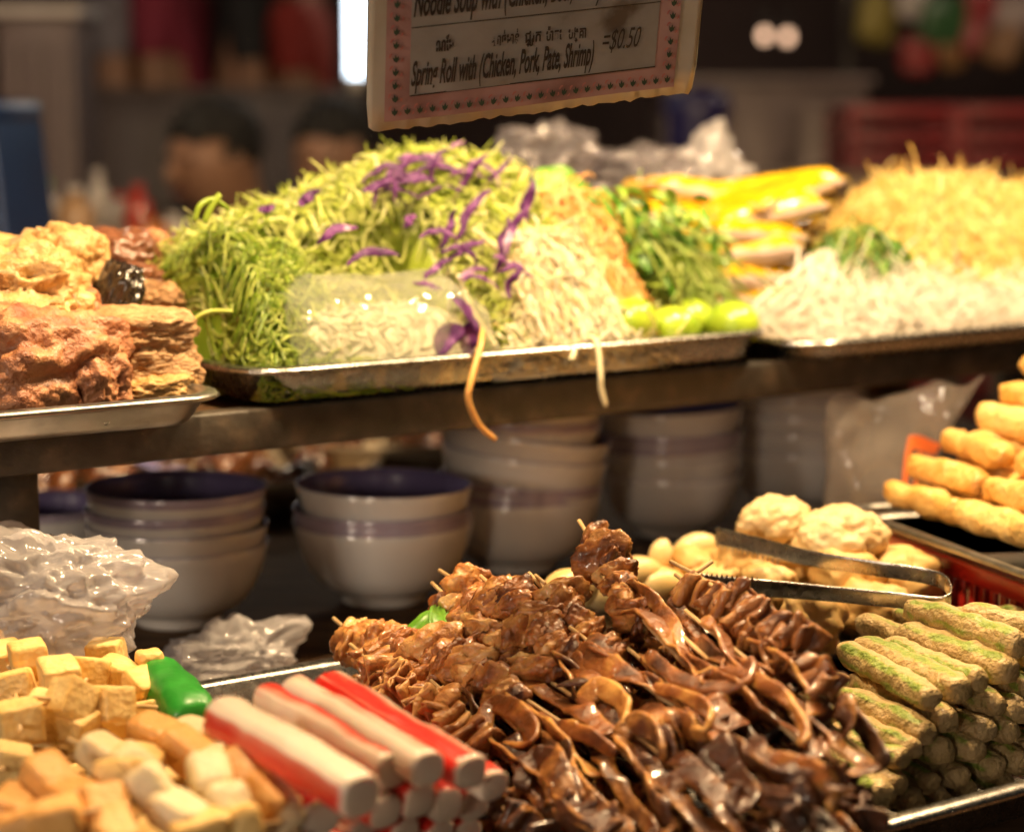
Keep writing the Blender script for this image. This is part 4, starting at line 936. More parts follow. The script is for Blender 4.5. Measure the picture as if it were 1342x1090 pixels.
# ------------------------------------------------------------------ crab sticks
def crab_mat():
    m = bpy.data.materials.new('crab_stick_skin'); m.use_nodes = True; t = m.node_tree; N = t.nodes; L = t.links; b = N['Principled BSDF']
    an = N.new('ShaderNodeAttribute'); an.attribute_name = 'red'
    tc = N.new('ShaderNodeTexCoord'); nz = N.new('ShaderNodeTexNoise'); nz.inputs['Scale'].default_value = 50; L.new(tc.outputs['Object'], nz.inputs['Vector'])
    ma = N.new('ShaderNodeMath'); ma.operation = 'MULTIPLY_ADD'; ma.inputs[1].default_value = .35; L.new(nz.outputs['Fac'], ma.inputs[0]); L.new(an.outputs['Fac'], ma.inputs[2])
    cr = N.new('ShaderNodeValToRGB'); e = cr.color_ramp.elements; e.new(.5)
    for el, (p, c) in zip(e, ((.34, (.76, .62, .50)), (.68, (.74, .22, .15)), (1.05, (.64, .03, .02)))): el.position = min(p, 1); el.color = C4(c)
    L.new(ma.outputs[0], cr.inputs[0]); L.new(cr.outputs[0], b.inputs['Base Color'])
    b.inputs['Roughness'].default_value = .33; b.inputs['Coat Weight'].default_value = .25; b.inputs['Subsurface Weight'].default_value = .15; b.inputs['Subsurface Scale'].default_value = .006
    n2 = N.new('ShaderNodeTexNoise'); n2.inputs['Scale'].default_value = 220; L.new(tc.outputs['Object'], n2.inputs['Vector'])
    bp = N.new('ShaderNodeBump'); bp.inputs['Strength'].default_value = .2; bp.inputs['Distance'].default_value = .001; L.new(n2.outputs['Fac'], bp.inputs['Height']); L.new(bp.outputs[0], b.inputs['Normal'])
    return m
crab_m = crab_mat()
def crab(p0, p1, r, rd, label, seed, z0, z1, group=None):
    """rd: angle of the red side round the stick"""
    P0 = hit(p0[0] + 6, p0[1] + 13, z0); P1 = hit(p1[0] + 2, p1[1] + 10, z1); n = 26; m_ = 28
    p = spline([P0, (P0 + P1) / 2 + ZD * random.uniform(-.001, .0015), P1], n - 2); d_ = norm(p[-1] - p[0]) * .0004; p = np.vstack([p[:1] - d_, p, p[-1:] + d_]); s = .86 + .14 * rounded(n, 3); s[0] = s[-1] = .82
    sec = ellsec(m_, 2.7); V, F = sweep(p, sec * (1 + .02 * np.random.default_rng(seed + 7).normal(size=(m_, 1))), (0, 0, 1), r * .86 * s, r * .80 * s)
    V += .0011 * np.stack([vnoise(V, 50, seed), vnoise(V, 90, seed + 1), vnoise(V, 90, seed + 2)], -1)
    th = np.linspace(0, 2 * math.pi, m_, endpoint=False); rr = np.clip(.5 + 1.1 * (np.cos(th - rd) - .25), 0, 1); red = np.tile(rr, n)
    g9 = np.random.default_rng(seed); red = red.reshape(n, m_) * (1 + .25 * g9.normal(size=(1, m_))) + .10 * g9.normal(size=(1, m_)) + .12 * np.interp(np.linspace(0, 6, n), range(7), g9.normal(size=7))[:, None]; red[:1] *= .2; red[-2:] *= .15
    V[:, 2] = np.maximum(V[:, 2], TRAYZ)
    return tag(obj('crab_stick', V, F, crab_m, attr={'red': red.ravel()}), label, 'crab stick', group)
UPA = math.pi / 2
crab((285, 925), (472, 1035), .0135, UPA - 2.6, 'thick white crab stick on top of the pile beside the fish cakes', 1, .905, .890)
crab((345, 902), (515, 1000), .0115, UPA + 1.1, 'crab stick with a wide red stripe next to the thick white one', 2, .893, .882)
crab((380, 893), (560, 998), .0115, UPA + 1.4, 'white crab stick between two red striped ones', 3, .897, .886)
crab((425, 885), (615, 1003), .0115, UPA - .9, 'red-striped crab stick along the meat skewers', 4, .898, .880)
crab((455, 905), (645, 1020), .0105, UPA + .3, 'pinkish crab stick sunk at the meat side of the pile', 5, .884, .866)
crab((325, 970), (420, 1062), .0125, UPA - .4, 'red-topped crab stick below the thick white one', 6, .880, .868)
lowl = 'crab stick end showing in the lower rows of the pile'; lowg = 'crab sticks in the lower rows'
for i, (a, b, z0, z1) in enumerate([((350, 960), (505, 1055), .878, .862), ((400, 950), (548, 1040), .878, .864), ((440, 945), (585, 1045), .872, .856), ((470, 950), (620, 1045), .862, .846), ((330, 1000), (470, 1085), .862, .846), ((390, 1000), (530, 1085), .858, .842), ((440, 1000), (575, 1085), .852, .836), ((480, 1000), (610, 1085), .845, .829), ((350, 1040), (500, 1120), .838, .823), ((420, 1040), (560, 1120), .832, .819), ((300, 985), (430, 1105), .865, .846)]):
    crab(a, b, .0115, UPA + random.uniform(-2, 2), lowl, 20 + i, z0, z1, lowg)
for i, (a, b, z0, z1) in enumerate([((330, 960), (480, 1060), .846, .831), ((400, 950), (545, 1050), .842, .826), ((460, 945), (610, 1040), .838, .822), ((310, 970), (440, 1080), .826, .818), ((380, 960), (520, 1060), .822, .818), ((450, 950), (580, 1050), .820, .818)]):
    crab(a, b, .0115, UPA + random.uniform(-2, 2), lowl, 50 + i, z0, z1, lowg)

# ------------------------------------------------------------------ tofu and fish cake skewers
def cubemat(name, core, crust, dk, **k): return mat(name, [(0, dk), (.4, crust), (1, core)], scale=70, rough=.5, bump=.35, bscale=230, bdist=.002, sss=.1, sssr=(1, .7, .3), rnd=.3, attr='edge', amix=.6, voro=260, detail=7, **k)
tofu_m = cubemat('fried_tofu', (.84, .62, .27), (.74, .45, .13), (.56, .27, .05))
cake_m = cubemat('pale_fish_cake', (.80, .68, .45), (.74, .55, .27), (.58, .33, .09))
orange_cake = cubemat('orange_fish_cake', (.76, .42, .13), (.66, .30, .07), (.48, .18, .03))
def cube_skewer(pts, half, m, label, seed, name='tofu_skewer', part='tofu_cube', e=9, cat='skewer', group=None, stick=True, zs=None, asp=(1, 1, 1), amp=.0012):
    """pts: picture point and height of each cube"""
    C = [hit(x, y, z) for x, y, z in pts]
    t = thing(name, C[0] - ZD * half, label, cat, group)
    d = C[-1] - C[0] if len(C) > 1 else np.array([.5, -.8, -.1]); d = norm(d)
    g_ = random.Random(seed)
    if stick:
        V, F = tube([C[0] - d * half * 2.0, C[-1] + d * half * 2.6], .0014, 7); V[:, 2] = np.maximum(V[:, 2], TRAYZ); obj('stick', V, F, bamboo, t)
    for i, c in enumerate(C):
        ax = axes_from(d + np.array([g_.uniform(-.35, .35), g_.uniform(-.35, .35), g_.uniform(-.25, .25)]), (g_.uniform(-.3, .3), g_.uniform(-.3, .3), 1))
        hh = np.array([half * g_.uniform(.88, 1.08) * asp[0], half * g_.uniform(.9, 1.08) * asp[1], half * g_.uniform(.86, 1.05) * asp[2]])
        V, F = rcube(c, hh, ax, e, 10, amp, 55, seed * 10 + i); V[:, 2] = np.maximum(V[:, 2], TRAYZ); lc = (V - c) @ np.stack(ax, 1) / hh; so = np.sort(np.abs(lc), 1); obj(part, V, F, m, t, attr={'edge': 1.0 - .85 * np.clip(so[:, 1], 0, 1) ** 5})
TF = [([(38, 865, .885), (78, 890, .88)], 'tofu skewer highest in the tofu heap against the plastic bag'), ([(92, 918, .882), (145, 922, .876)], 'golden tofu skewer across the top of the tofu heap'),
      ([(150, 890, .872), (185, 905, .868)], 'golden tofu skewer beside the green-wrapped skewer'), ([(25, 945, .876), (20, 905, .872)], 'tofu skewer with a large cube at the outer side of the heap'),
      ([(100, 965, .858), (130, 985, .852)], 'brown tofu skewer sunk between tofu and fish cakes'), ([(195, 942, .856), (165, 950, .852)], 'browned tofu piece under the green-wrapped skewer'),
      ([(15, 1000, .862), (55, 975, .856)], 'shaded tofu skewer at the tray side')]
TF += [([(60, 935, .874), (95, 950, .868)], 'tofu skewer wedged between the large cube and the fish cakes'), ([(118, 885, .876), (140, 862, .872)], 'tofu skewer leaning on the plastic bag'), ([(5, 868, .878), (-15, 850, .876)], 'tofu skewer at the outer end of the heap')]
for i, (p, lb) in enumerate(TF): cube_skewer(p, .0116, tofu_m, lb, 200 + i)
for i, (x, y, z) in enumerate([(20, 890, .85), (70, 915, .85), (120, 900, .845), (170, 920, .842), (50, 950, .84), (100, 945, .84), (20, 985, .838), (160, 960, .835), (200, 920, .835), (-20, 950, .85), (-30, 900, .86), (60, 1000, .83), (110, 1000, .83), (30, 930, .825), (90, 930, .822), (150, 930, .82), (-10, 1010, .83)]):
    cube_skewer([(x, y, z), (x + 30, y + 22, z - .004)], .0116, tofu_m, 'golden tofu skewer in the lower layer of the tofu heap', 230 + i, group='tofu skewers in the lower layer')
FC = [([(135, 990, .878), (175, 1010, .872)], cake_m, 'pale fish cake skewer touching the tofu cubes'), ([(205, 965, .880), (245, 985, .876)], orange_cake, 'toasted fish cake skewer in front of the green-wrapped skewer'),
      ([(250, 965, .878), (285, 1000, .872)], cake_m, 'toasted fish cake skewer along the thick crab stick'), ([(200, 1035, .888), (235, 1065, .880)], cake_m, 'pale smooth fish cake skewer in front'),
      ([(275, 1020, .888), (300, 1060, .878)], cake_m, 'rounded pale fish cake skewer by the crab sticks'), ([(325, 1012, .886), (355, 1050, .876)], orange_cake, 'grooved toasted fish cake skewer leaning on the crab sticks'),
      ([(65, 1025, .880), (95, 1050, .874)], orange_cake, 'orange fish cake skewer in front of the tofu'), ([(75, 1075, .884), (40, 1085, .88)], orange_cake, 'orange fish cake skewer at the front corner'),
      ([(135, 1065, .882), (150, 1095, .876)], orange_cake, 'deep orange fish cake between the pale ones'), ([(20, 1060, .87), (10, 1090, .87)], orange_cake, 'orange fish cake skewer at the tray side'),
      ([(160, 1020, .878), (190, 1000, .872)], tofu_m, 'golden fish cake wedge between the pale fish cakes'), ([(370, 1075, .868), (340, 1090, .862)], cake_m, 'pale fish cake beside the crab stick ends'), ([(310, 1085, .872), (260, 1092, .872)], tofu_m, 'golden fish cake low in front')]
for i, (p, m, lb) in enumerate(FC): cube_skewer(p, .0112, m, lb, 300 + i, 'fish_cake_skewer', 'fish_cake', 5.5 if m is not cake_m else 4, asp=(1.25, 1, .9), amp=.001)
for i, (x, y, z) in enumerate([(140, 1010, .85), (190, 1000, .848), (240, 1000, .848), (290, 1010, .845), (90, 1040, .852), (150, 1050, .85), (210, 1060, .852), (270, 1060, .85), (330, 1050, .846), (40, 1070, .852), (110, 1085, .852), (180, 1090, .85), (250, 1095, .85), (320, 1090, .846), (140, 1030, .826), (200, 1030, .824), (260, 1030, .824), (320, 1030, .822), (80, 1060, .826), (160, 1080, .826), (240, 1080, .826), (310, 1080, .824)]):
    cube_skewer([(x, y, z), (x + 26, y + 24, z - .004)], .0116, random.choice([cake_m, orange_cake, tofu_m]), 'fish cake skewer in the lower layer by the crab sticks', 340 + i, 'fish_cake_skewer', 'fish_cake', 5, group='fish cake skewers in the lower layer')
# green-wrapped skewer
green_gloss = mat('green_wrap', [(0, (.01, .16, .01)), (1, (.03, .32, .03))], scale=30, rough=.4, bump=.4, coat=.15)
gw = thing('green_wrapped_skewer', hit(225, 905, .855), 'skewer of tofu wrapped in shiny bright green strips', 'skewer')
c0, c1 = hit(200, 880, .872), hit(256, 945, .862)
obj('stick', *tube([c0 - (c1 - c0) * .35, c1 + (c1 - c0) * .2], .0014, 7), bamboo, gw)
ax_ = axes_from(c1 - c0)
n = 24; tt = np.linspace(0, 1, n)
V, F = sweep(c0 + np.outer(tt, c1 - c0), ellsec(20, 2.2), (0, 0, 1), .0155 * (.6 + .4 * rounded(n, 5)) * (1 + .02 * np.sin(tt * 16)), .0145 * (.6 + .4 * rounded(n, 5)) * (1 + .02 * np.sin(tt * 16)))
V += .0012 * np.stack([vnoise(V, 90, 3), vnoise(V, 90, 4), vnoise(V, 90, 5)], -1); obj('green_wrap', V, F, green_gloss, gw)
for t_ in (.10,):
    V, F = rcube(c0 + (c1 - c0) * t_ + np.array([-.004, -.003, .0095]), (.0075, .0085, .0085), axes_from(c1 - c0 + np.array([0, 0, .003])), 4, 8, .0015, 60, int(t_ * 10)); obj('tofu_cube', V, F, tofu_m, gw, attr={'edge': np.full(len(V), .7)})

# ------------------------------------------------------------------ minced meat rolls with chives
roll_m = mat('minced_roll', [(0, (.12, .21, .02)), (.30, (.29, .35, .06)), (.42, (.48, .36, .14)), (.7, (.60, .42, .19)), (1, (.70, .52, .28))], scale=75, rough=.5, bump=1.0, bscale=240, bdist=.004, sss=.04, coat=.12, crough=.25, rnd=.2, attr='grn', amix=.68, detail=8, rvar=.15)
def zend(x, y): return .826 + (1025 - .21 * (x - 1175) - y) * .00044
def mroll(p0, p1, r, label, seed, dz=.005, group=None, z1=None):
    z1 = zend(*p1) if z1 is None else z1; P1 = hit(*p1, z1); P0 = hit(*p0, z1 + dz); g_ = np.random.default_rng(seed)
    n = 30; m_ = 20; p = spline([P0, (P0 + P1) / 2 + g_.normal(0, .0012, 3), P1], n)
    s = .6 + .4 * rounded(n, 4); r = r * g_.uniform(.78, .95); V, F = sweep(p, ellsec(m_, 2.4), (0, 0, 1), r * s * g_.uniform(.9, 1.12), r * s)
    V += .0016 * np.stack([fbm(V, 150, seed), fbm(V, 75, seed + 1), fbm(V, 75, seed + 2)], -1); V[:, 2] = np.maximum(V[:, 2], TRAYZ)
    th = np.linspace(0, 2 * math.pi, m_, endpoint=False); k0 = g_.uniform(.7, 2.0)
    gr = .85 - .75 * np.exp(-((np.angle(np.exp(1j * (th - k0)))) / .5) ** 2) - .65 * np.exp(-((np.angle(np.exp(1j * (th - k0 + 1.3)))) / .3) ** 2)
    gr = np.tile(np.clip(gr, 0, 1), n).reshape(n, m_); gr[:2] = .8; gr[-2:] = .8
    return tag(obj('minced_roll', V, F, roll_m, attr={'grn': gr.ravel()}), label, 'meat roll', group)
MR = [((1107, 854), (1222, 918), .0098, 'green-edged minced roll on top nearest the tripe skewers'), ((1128, 846), (1262, 908), .0102, 'broad green-topped minced roll second from the tripe skewers'),
      ((1165, 845), (1288, 892), .0098, 'minced roll with pinkish end third from the tripe skewers'), ((1182, 830), (1326, 880), .0102, 'long green-striped minced roll on the upper row'),
      ((1192, 797), (1338, 848), .0105, 'green-striped minced roll raised under the tongs'), ((1247, 810), (1390, 850), .0105, 'minced roll just in front of the red basket'),
      ((1262, 804), (1400, 830), .0100, 'rearmost minced roll under the red basket'), ((1100, 912), (1216, 962), .0098, 'green minced roll in the second row by the dark strips'),
      ((1096, 955), (1188, 995), .0098, 'short minced roll in the third row by the dark strips'), ((1092, 990), (1158, 1045), .0105, 'stubby minced roll at the bottom beside the curled strip')]
for i, (a, b, r, lb) in enumerate(MR): mroll(a, b, r, lb, 400 + i)
ends = [(1308, 925), (1250, 945), (1298, 955), (1342, 930), (1205, 985), (1240, 985), (1283, 985), (1325, 965), (1180, 1025), (1222, 1025), (1262, 1018), (1304, 1010), (1345, 1000), (1198, 1052), (1236, 1048), (1278, 1042), (1320, 1035), (1370, 990), (1385, 950), (1380, 905), (1372, 870), (1420, 930), (1425, 890), (1400, 1000), (1355, 900)]
for i, (x, y) in enumerate(ends):
    x += random.uniform(-5, 5); y += random.uniform(-4, 4)
    mroll((x - 125, y - 52), (x, y), .0094, 'minced roll end showing in the shaded lower rows', 450 + i, group='minced rolls in the lower rows')
for i, (x, y) in enumerate([(1160, 960), (1200, 940), (1250, 900), (1300, 885), (1340, 880), (1240, 860), (1290, 850), (1380, 850), (1420, 850)]):
    mroll((x - 110, y - 45), (x, y), .0095, 'minced roll end showing in the shaded lower rows', 490 + i, z1=zend(x, y) - .018, group='minced rolls in the lower rows')

# ------------------------------------------------------------------ cauliflower, tofu puffs and garlic behind the skewers
puff_m = mat('tofu_puff', [(0, (.50, .27, .07)), (.45, (.66, .42, .15)), (1, (.76, .55, .26))], scale=22, rough=.5, bump=.45, bscale=90, bdist=.002, sss=.12, rnd=.3)
caul_m = mat('cauliflower', [(0, (.50, .32, .13)), (.5, (.68, .50, .26)), (1, (.78, .63, .40))], scale=30, rough=.5, bump=.7, bscale=140, bdist=.002, sss=.12)
garlic_m = mat('pale_clove', [(0, (.58, .36, .12)), (.5, (.72, .52, .22)), (1, (.8, .64, .36))], scale=20, rough=.35, bump=.2, sss=.2, coat=.2, rnd=.3)
def caul(px, py, z, r, label, seed):
    c = hit(px, py, z); t = thing('cauliflower', c - ZD * r, label, 'cauliflower'); g_ = np.random.default_rng(seed)
    Q, F = ico(5); d = np.zeros(len(Q)); K = norm(g_.normal(size=(46, 3)) + np.array([0, -.2, .5]))
    dist = np.min(np.arccos(np.clip(Q @ K.T, -1, 1)), 1); d = .26 * np.sqrt(np.clip(1 - (dist / .42) ** 2, 0, 1)) + .06 * fbm(Q, 9, seed, 2)
    q = Q * (.82 + d)[:, None] * r * np.array([1.1, 1, .85]); obj('curd', q + c, F, caul_m, t)
    b = c - ZD * r * .3
    V, F = sweep(spline([b + np.array([.01, -.005, -r * .1]), b + np.array([.02, -.012, -r * .5]), b + np.array([.024, -.014, -r * .75])], 10), ellsec(14), (0, 1, .1), np.linspace(r * .62, r * .3, 10), np.linspace(r * .62, r * .3, 10))
    V[:, 2] = np.maximum(V[:, 2], TRAYZ); obj('stalk', V, F, garlic_m, t)
caul(1019, 690, .905, .026, 'round cauliflower floret on top of the puff pile', 61)
caul(1103, 712, .898, .031, 'broad cauliflower floret behind the tongs', 62)
def puff(px, py, z, rad, label, seed, m=puff_m, name='tofu_puff', cat='tofu', e=3.2, amp=.14, group=None):
    c = hit(px, py, z); Q, F = ico(4); q = Q / (np.abs(Q) ** e).sum(1, keepdims=True) ** (1 / e)
    q = q * (1 + amp * 1.3 * fbm(Q, 1.5, seed) - .16 * np.abs(fbm(Q, 2.6, seed + 4)))[:, None] * np.asarray(rad); q = q @ np.array(Matrix.Rotation(seed * 1.3, 3, 'Z') @ Matrix.Rotation(.3 * math.sin(seed), 3, 'X')).T + c
    q[:, 2] = np.maximum(q[:, 2], TRAYZ); return tag(obj(name, q, F, m), label, cat, group)
puff(1062, 812, .868, (.026, .024, .021), 'pale round tofu puff in front of the tongs', 1)
puff(1142, 800, .862, (.026, .024, .021), 'tofu puff under the bend of the tongs', 2)
puff(1178, 752, .876, (.032, .026, .02), 'wide tofu puff behind the bend of the tongs', 3)
puff(1110, 752, .880, (.028, .025, .02), 'tofu puff between the arms of the tongs', 4)
puff(975, 738, .878, (.024, .024, .02), 'tofu puff behind the tip of the tongs', 5)
puff(1040, 735, .880, (.026, .024, .02), 'tofu puff under the round cauliflower', 6)
puff(1010, 770, .872, (.022, .022, .017), 'tofu puff between tripe skewers and tongs', 7)
puff(940, 770, .862, (.022, .022, .018), 'tofu puff below the tongs tip beside tripe', 8)
puff(915, 742, .862, (.02, .02, .016), 'small tofu puff beside the yellow clove', 9)
puff(1195, 775, .858, (.022, .022, .018), 'tofu puff touching the green rolls', 10)
for i, (x, y, z) in enumerate([(960, 790, .84), (1010, 800, .842), (1060, 790, .846), (1110, 790, .844), (1160, 790, .84), (1210, 770, .838), (900, 780, .838), (1040, 765, .852), (1090, 770, .856), (1140, 765, .855), (1190, 750, .852), (985, 765, .85), (940, 755, .84), (860, 770, .84), (1000, 720, .856), (1060, 725, .86), (1120, 725, .86)]):
    puff(x, y, z, (.024, .024, .02), 'tofu puff in the lower layer under the cauliflower', 20 + i, group='tofu puffs in the lower layer')
def clove(px, py, z, L_, r, ang, label, seed, m=garlic_m):
    c = hit(px, py, z); a = R(ang); d = np.array([math.cos(a), .25, math.sin(a)]); n = 18; tt = np.linspace(-.5, .5, n)
    p = c + np.outer(tt * L_, norm(d)) + np.outer(-.12 * L_ * (tt * 2) ** 2, [0, .2, 1]); s = np.sin(np.linspace(.12, math.pi - .05, n)) ** .7 * r
    V, F = sweep(p, ellsec(12, 2.3), (0, 1, .2), s, s * .85); V[:, 2] = np.maximum(V[:, 2], TRAYZ); return tag(obj('garlic_clove', V, F, m), label, 'garlic')
clove(866, 727, .872, .034, .0095, 75, 'yellow clove standing upright behind the skewers', 1)
clove(912, 718, .874, .045, .012, 15, 'ribbed yellow clove lying beside the tongs tip', 2)
clove(835, 752, .862, .045, .014, 10, 'pale clove lying behind the tallest skewer', 3)
clove(868, 768, .852, .05, .015, -5, 'large pale clove half under the skewer sticks', 4)
clove(742, 772, .874, .04, .015, 20, 'pale clove between two skewer tips in the back row', 5)
clove(772, 758, .868, .035, .010, 80, 'pale upright clove under the tallest skewer', 6)
clove(800, 775, .845, .05, .016, 0, 'pale clove deep behind the skewers', 7)
for (a, b, lb) in (((893, 775), (942, 752), 'bare skewer stick beside the tongs tip'), ((882, 742), (925, 772), 'bare skewer stick resting on the pale clove'), ((705, 760), (722, 780), 'bare stick tip rising from the back row')):
    P0, P1 = onpile(*a, .004), onpile(*b, .010)
    tag(obj('skewer_stick', *tube([P0, P1], .0013, 7), bamboo), lb, 'stick')

# ------------------------------------------------------------------ tongs
tg = thing('tongs', hit(1240, 785, .895), 'steel serving tongs with toothed tips resting on the tofu puffs', 'tongs')
def arm(pts, name, teeth, side):
    P = spline([hit(x, y, z) for x, y, z in pts], 60); n = len(P); wdt = np.interp(np.linspace(0, 1, n), [0, .25, .4, 1], [.014, .013, .0115, .0115])
    V, F = sweep(P, ellsec(12, 4, .5, .5), ZD * 1.0 + side * .25, .0017, wdt); return obj(name, V, F, steel, tg)
arms = []
s_ = np.array([0, -1., 0])
mid = hit(1246, 778, .897)
arms.append(arm([(937, 702, .905), (990, 714, .905), (1060, 731, .905), (1150, 745, .904), (1215, 755, .902), (1238, 764, .900), (1246, 777, .897)], 'arm', 1, s_))
arms.append(arm([(908, 763, .897), (960, 768, .896), (1020, 772, .895), (1100, 779, .894), (1180, 787, .893), (1225, 792, .892), (1243, 788, .894), (1246, 777, .897)], 'arm', -1, s_))
for (x, y, z, dx, dy, n_t, sg) in ((940, 712, .897, 6.6, 1.75, 13, -1), (913, 756, .902, 6.6, .55, 13, 1)):
    for k in range(n_t):
        P = hit(x + dx * k, y + dy * k, z); d = norm(hit(x + dx * (k + 1), y + dy * (k + 1), z) - P)
        V = np.array([P - d * .0016, P + d * .0016, P + ZD * sg * .004, P - d * .0016 + s_ * .0012, P + d * .0016 + s_ * .0012, P + ZD * sg * .004 + s_ * .0012])
        obj('tooth', V, [[0, 1, 2], [3, 5, 4], [0, 3, 4, 1], [1, 4, 5, 2], [2, 5, 3, 0]], steel, arms[0] if sg < 0 else arms[1], smooth=False)

# ------------------------------------------------------------------ fried rolls over a red basket
red_pl = mat('red_basket', [(0, (.42, .015, .012)), (1, (.6, .03, .02))], scale=15, rough=.3, bump=.1, coat=.2)
E1 = norm(W(1.15, .98, 0) - W(1.205, 1.17, 0)); E2 = np.array([-E1[1], E1[0], 0]); E2 = E2 if E2 @ UD > 0 else -E2
BO = W(1.195, 1.185, ZT)        # back left corner of the basket
def BP(a, b, z): return BO + E1 * a + E2 * b + ZD * z
bs = thing('plastic_basket', BP(.15, .15, .002), 'red slotted plastic basket under the tray of fried rolls', 'basket')
AX = (E1, E2, ZD)
def bpart(name, c0, c1, r=.002): obj(name, *(lambda VF: (VF[0] + BO, VF[1]))(bbox(c0, c1, r, AX)), red_pl, bs)
bpart('base', (.004, .004, .002), (.33, .33, .008))
bpart('rim', (-.006, -.006, .074), (.34, .004, .088)); bpart('rim', (-.006, .33, .074), (.34, .34, .088)); bpart('rim', (-.006, .0042, .074), (.004, .3298, .088)); bpart('rim', (.33, .0042, .074), (.34, .3298, .088))
for k in range(24):
    a = .006 + k * .0138
    bpart('slat', (a, .0, .008), (a + .0075, .004, .074), .001); bpart('slat', (.0, a + .002, .008), (.004, a + .0095, .074), .001)
bpart('band', (.005, -.001, .030), (.33, .003, .036), .001); bpart('band', (-.001, .006, .030), (.003, .33, .036), .001)
for k in range(12):
    a = .01 + k * .0275; bpart('slat', (.332, a, .008), (.336, a + .012, .074), .001); bpart('slat', (a, .332, .008), (a + .012, .336, .074), .001)
th_ = BO @ E1, BO @ E2
tray('roll_tray', th_[0] - .012, th_[0] + .345, th_[1] - .010, th_[1] + .345, ZT + .091, .011, 'flat steel tray of fried rolls set on the red basket', steel_dull, lip=.008, rc=.02, axes=(E1, E2), flare=.004)
fr_m = mat('fried_roll', [(0, (.46, .20, .035)), (.4, (.68, .38, .09)), (1, (.78, .54, .2))], scale=70, rough=.42, bump=.5, bscale=210, bdist=.003, coat=.2, crough=.2, sss=.03, rnd=.35, attr='edge', amix=.4, detail=8, voro=170)
def froll(a, b, z, L_, r, da, label, seed, group=None, dzz=0):
    d = E1 * math.cos(da) + E2 * math.sin(da) + ZD * dzz; c = BP(a, b, z); n = 34
    p = spline([c - d * L_ / 2, c + ZD * random.uniform(-.001, .001), c + d * L_ / 2], n); s = .5 + .5 * rounded(n, 5); s = s * (1 + .05 * np.sin(np.linspace(0, 9, n) + seed))
    V, F = sweep(p, ellsec(18, 2.5) * (1 + .09 * np.exp(-((np.arange(18) - 2 - seed % 4) / 1.2) ** 2))[:, None], (0, 0, 1), r * s * random.uniform(.85, 1.1), r * .82 * s); V += .0024 * np.stack([fbm(V, 60, seed), fbm(V, 60, seed + 1), fbm(V, 60, seed + 2)], -1)
    ed = np.repeat(np.clip(np.minimum(np.arange(n), n - 1 - np.arange(n)) / 7, .1, 1), 18) * .8 + .1
    return tag(obj('fried_roll', V, F, fr_m, attr={'edge': ed}), label, 'fried roll', group)
GR = 'fried rolls stacked on the tray'; k = 0
for lay, (nb, b0) in enumerate(((8, .014), (8, .034), (7, .060), (6, .088), (5, .116), (4, .146))):
    for i in range(nb):
        for j, a in enumerate((.06, .165, .27)):
            k += 1
            froll(a + random.uniform(-.012, .012), b0 + i * .031 + random.uniform(-.004, .004), .1045 + .0125 + lay * .0185, .10 + random.uniform(-.006, .008), .0127 + random.uniform(-.0015, .001), random.uniform(-.12, .12),
                  ['golden fried roll in the bottom layer on the tray', 'golden fried roll in the second layer of the stack', 'golden fried roll in the third layer of the stack', 'golden fried roll in the fourth layer of the stack', 'golden fried roll near the top of the stack', 'golden fried roll on the very top of the stack'][lay], 600 + k, f'fried rolls, layer {lay + 1}')

# ------------------------------------------------------------------ menu card hanging over the stall
# corners: the card leans toward the customer and is turned with the stall
SB = at(690, 150, 1.36)
sa = norm(np.array([1.0, .45, .117 + .0])); sb = np.array([.05, -.37, 1.0]); sb = norm(sb - sa * sb.dot(sa)); sn = np.cross(sa, sb)
sn = sn if sn[1] < 0 else -sn
P_BL = at(481, 175, 1.30)
# width found where the bottom edge ends
def card(a, b, o=0.0): return P_BL + sa * a + sb * b + sn * o
CW, CH = .226, .20
card_m = mat('card_paper', [(0, (.11, .085, .065)), (.25, (.25, .24, .22)), (1, (.34, .335, .32))], scale=26, rough=.45, bump=.2, bscale=60, detail=8)
border_m = mat('card_border', [(0, (.26, .14, .125)), (.4, (.40, .24, .225)), (1, (.46, .31, .295))], scale=20, rough=.45, bump=.15, detail=6)
edge_m = mat('card_laminate', [(0, (.34, .27, .18)), (.5, (.46, .43, .35)), (1, (.52, .50, .44))], scale=14, rough=.3, bump=.2, coat=.3)
ink_m = mat('card_ink', [(0, (.02, .016, .014)), (1, (.05, .04, .035))], scale=20, rough=.5, bump=0)
inkg_m = mat('card_green_ink', [(0, (.02, .045, .03)), (1, (.05, .09, .06))], scale=20, rough=.5, bump=0)
inkp_m = mat('card_pink_ink', [(0, (.42, .14, .13)), (1, (.5, .2, .18))], scale=20, rough=.5, bump=0)
cdn = thing('menu_card', card(CW / 2, 0), 'stained menu card with pink flower border hanging above the vegetables', 'sign')
# laminate sheet with slightly ragged lower edge
n = 60; xs = np.linspace(0, CW, n); V = []; F = []
rag = [.0012 * math.sin(i * 1.7) * (i % 3) * .4 + random.uniform(0, .0012) for i in range(n)]
rows_ = np.linspace(0, 1, 12)
for o_ in (0.0, -.0018):
    for r_ in rows_:
        for i, x in enumerate(xs):
            y = r_ * CH + (1 - r_) * rag[i]
            if r_ == 0 and (i == 0 or i == n - 1): y += .003
            V.append(card(x + (.0015 if (r_ == 0 and i == 0) else (-.0015 if (r_ == 0 and i == n - 1) else 0)), y, o_ + .0015 * math.sin(x * 25 + r_ * 2)))
nr = len(rows_)
for s in range(2):
    b0 = s * n * nr
    for r_ in range(nr - 1):
        for i in range(n - 1):
            q = [b0 + r_ * n + i, b0 + r_ * n + i + 1, b0 + (r_ + 1) * n + i + 1, b0 + (r_ + 1) * n + i]; F.append(q if s == 0 else q[::-1])
h_ = n * nr
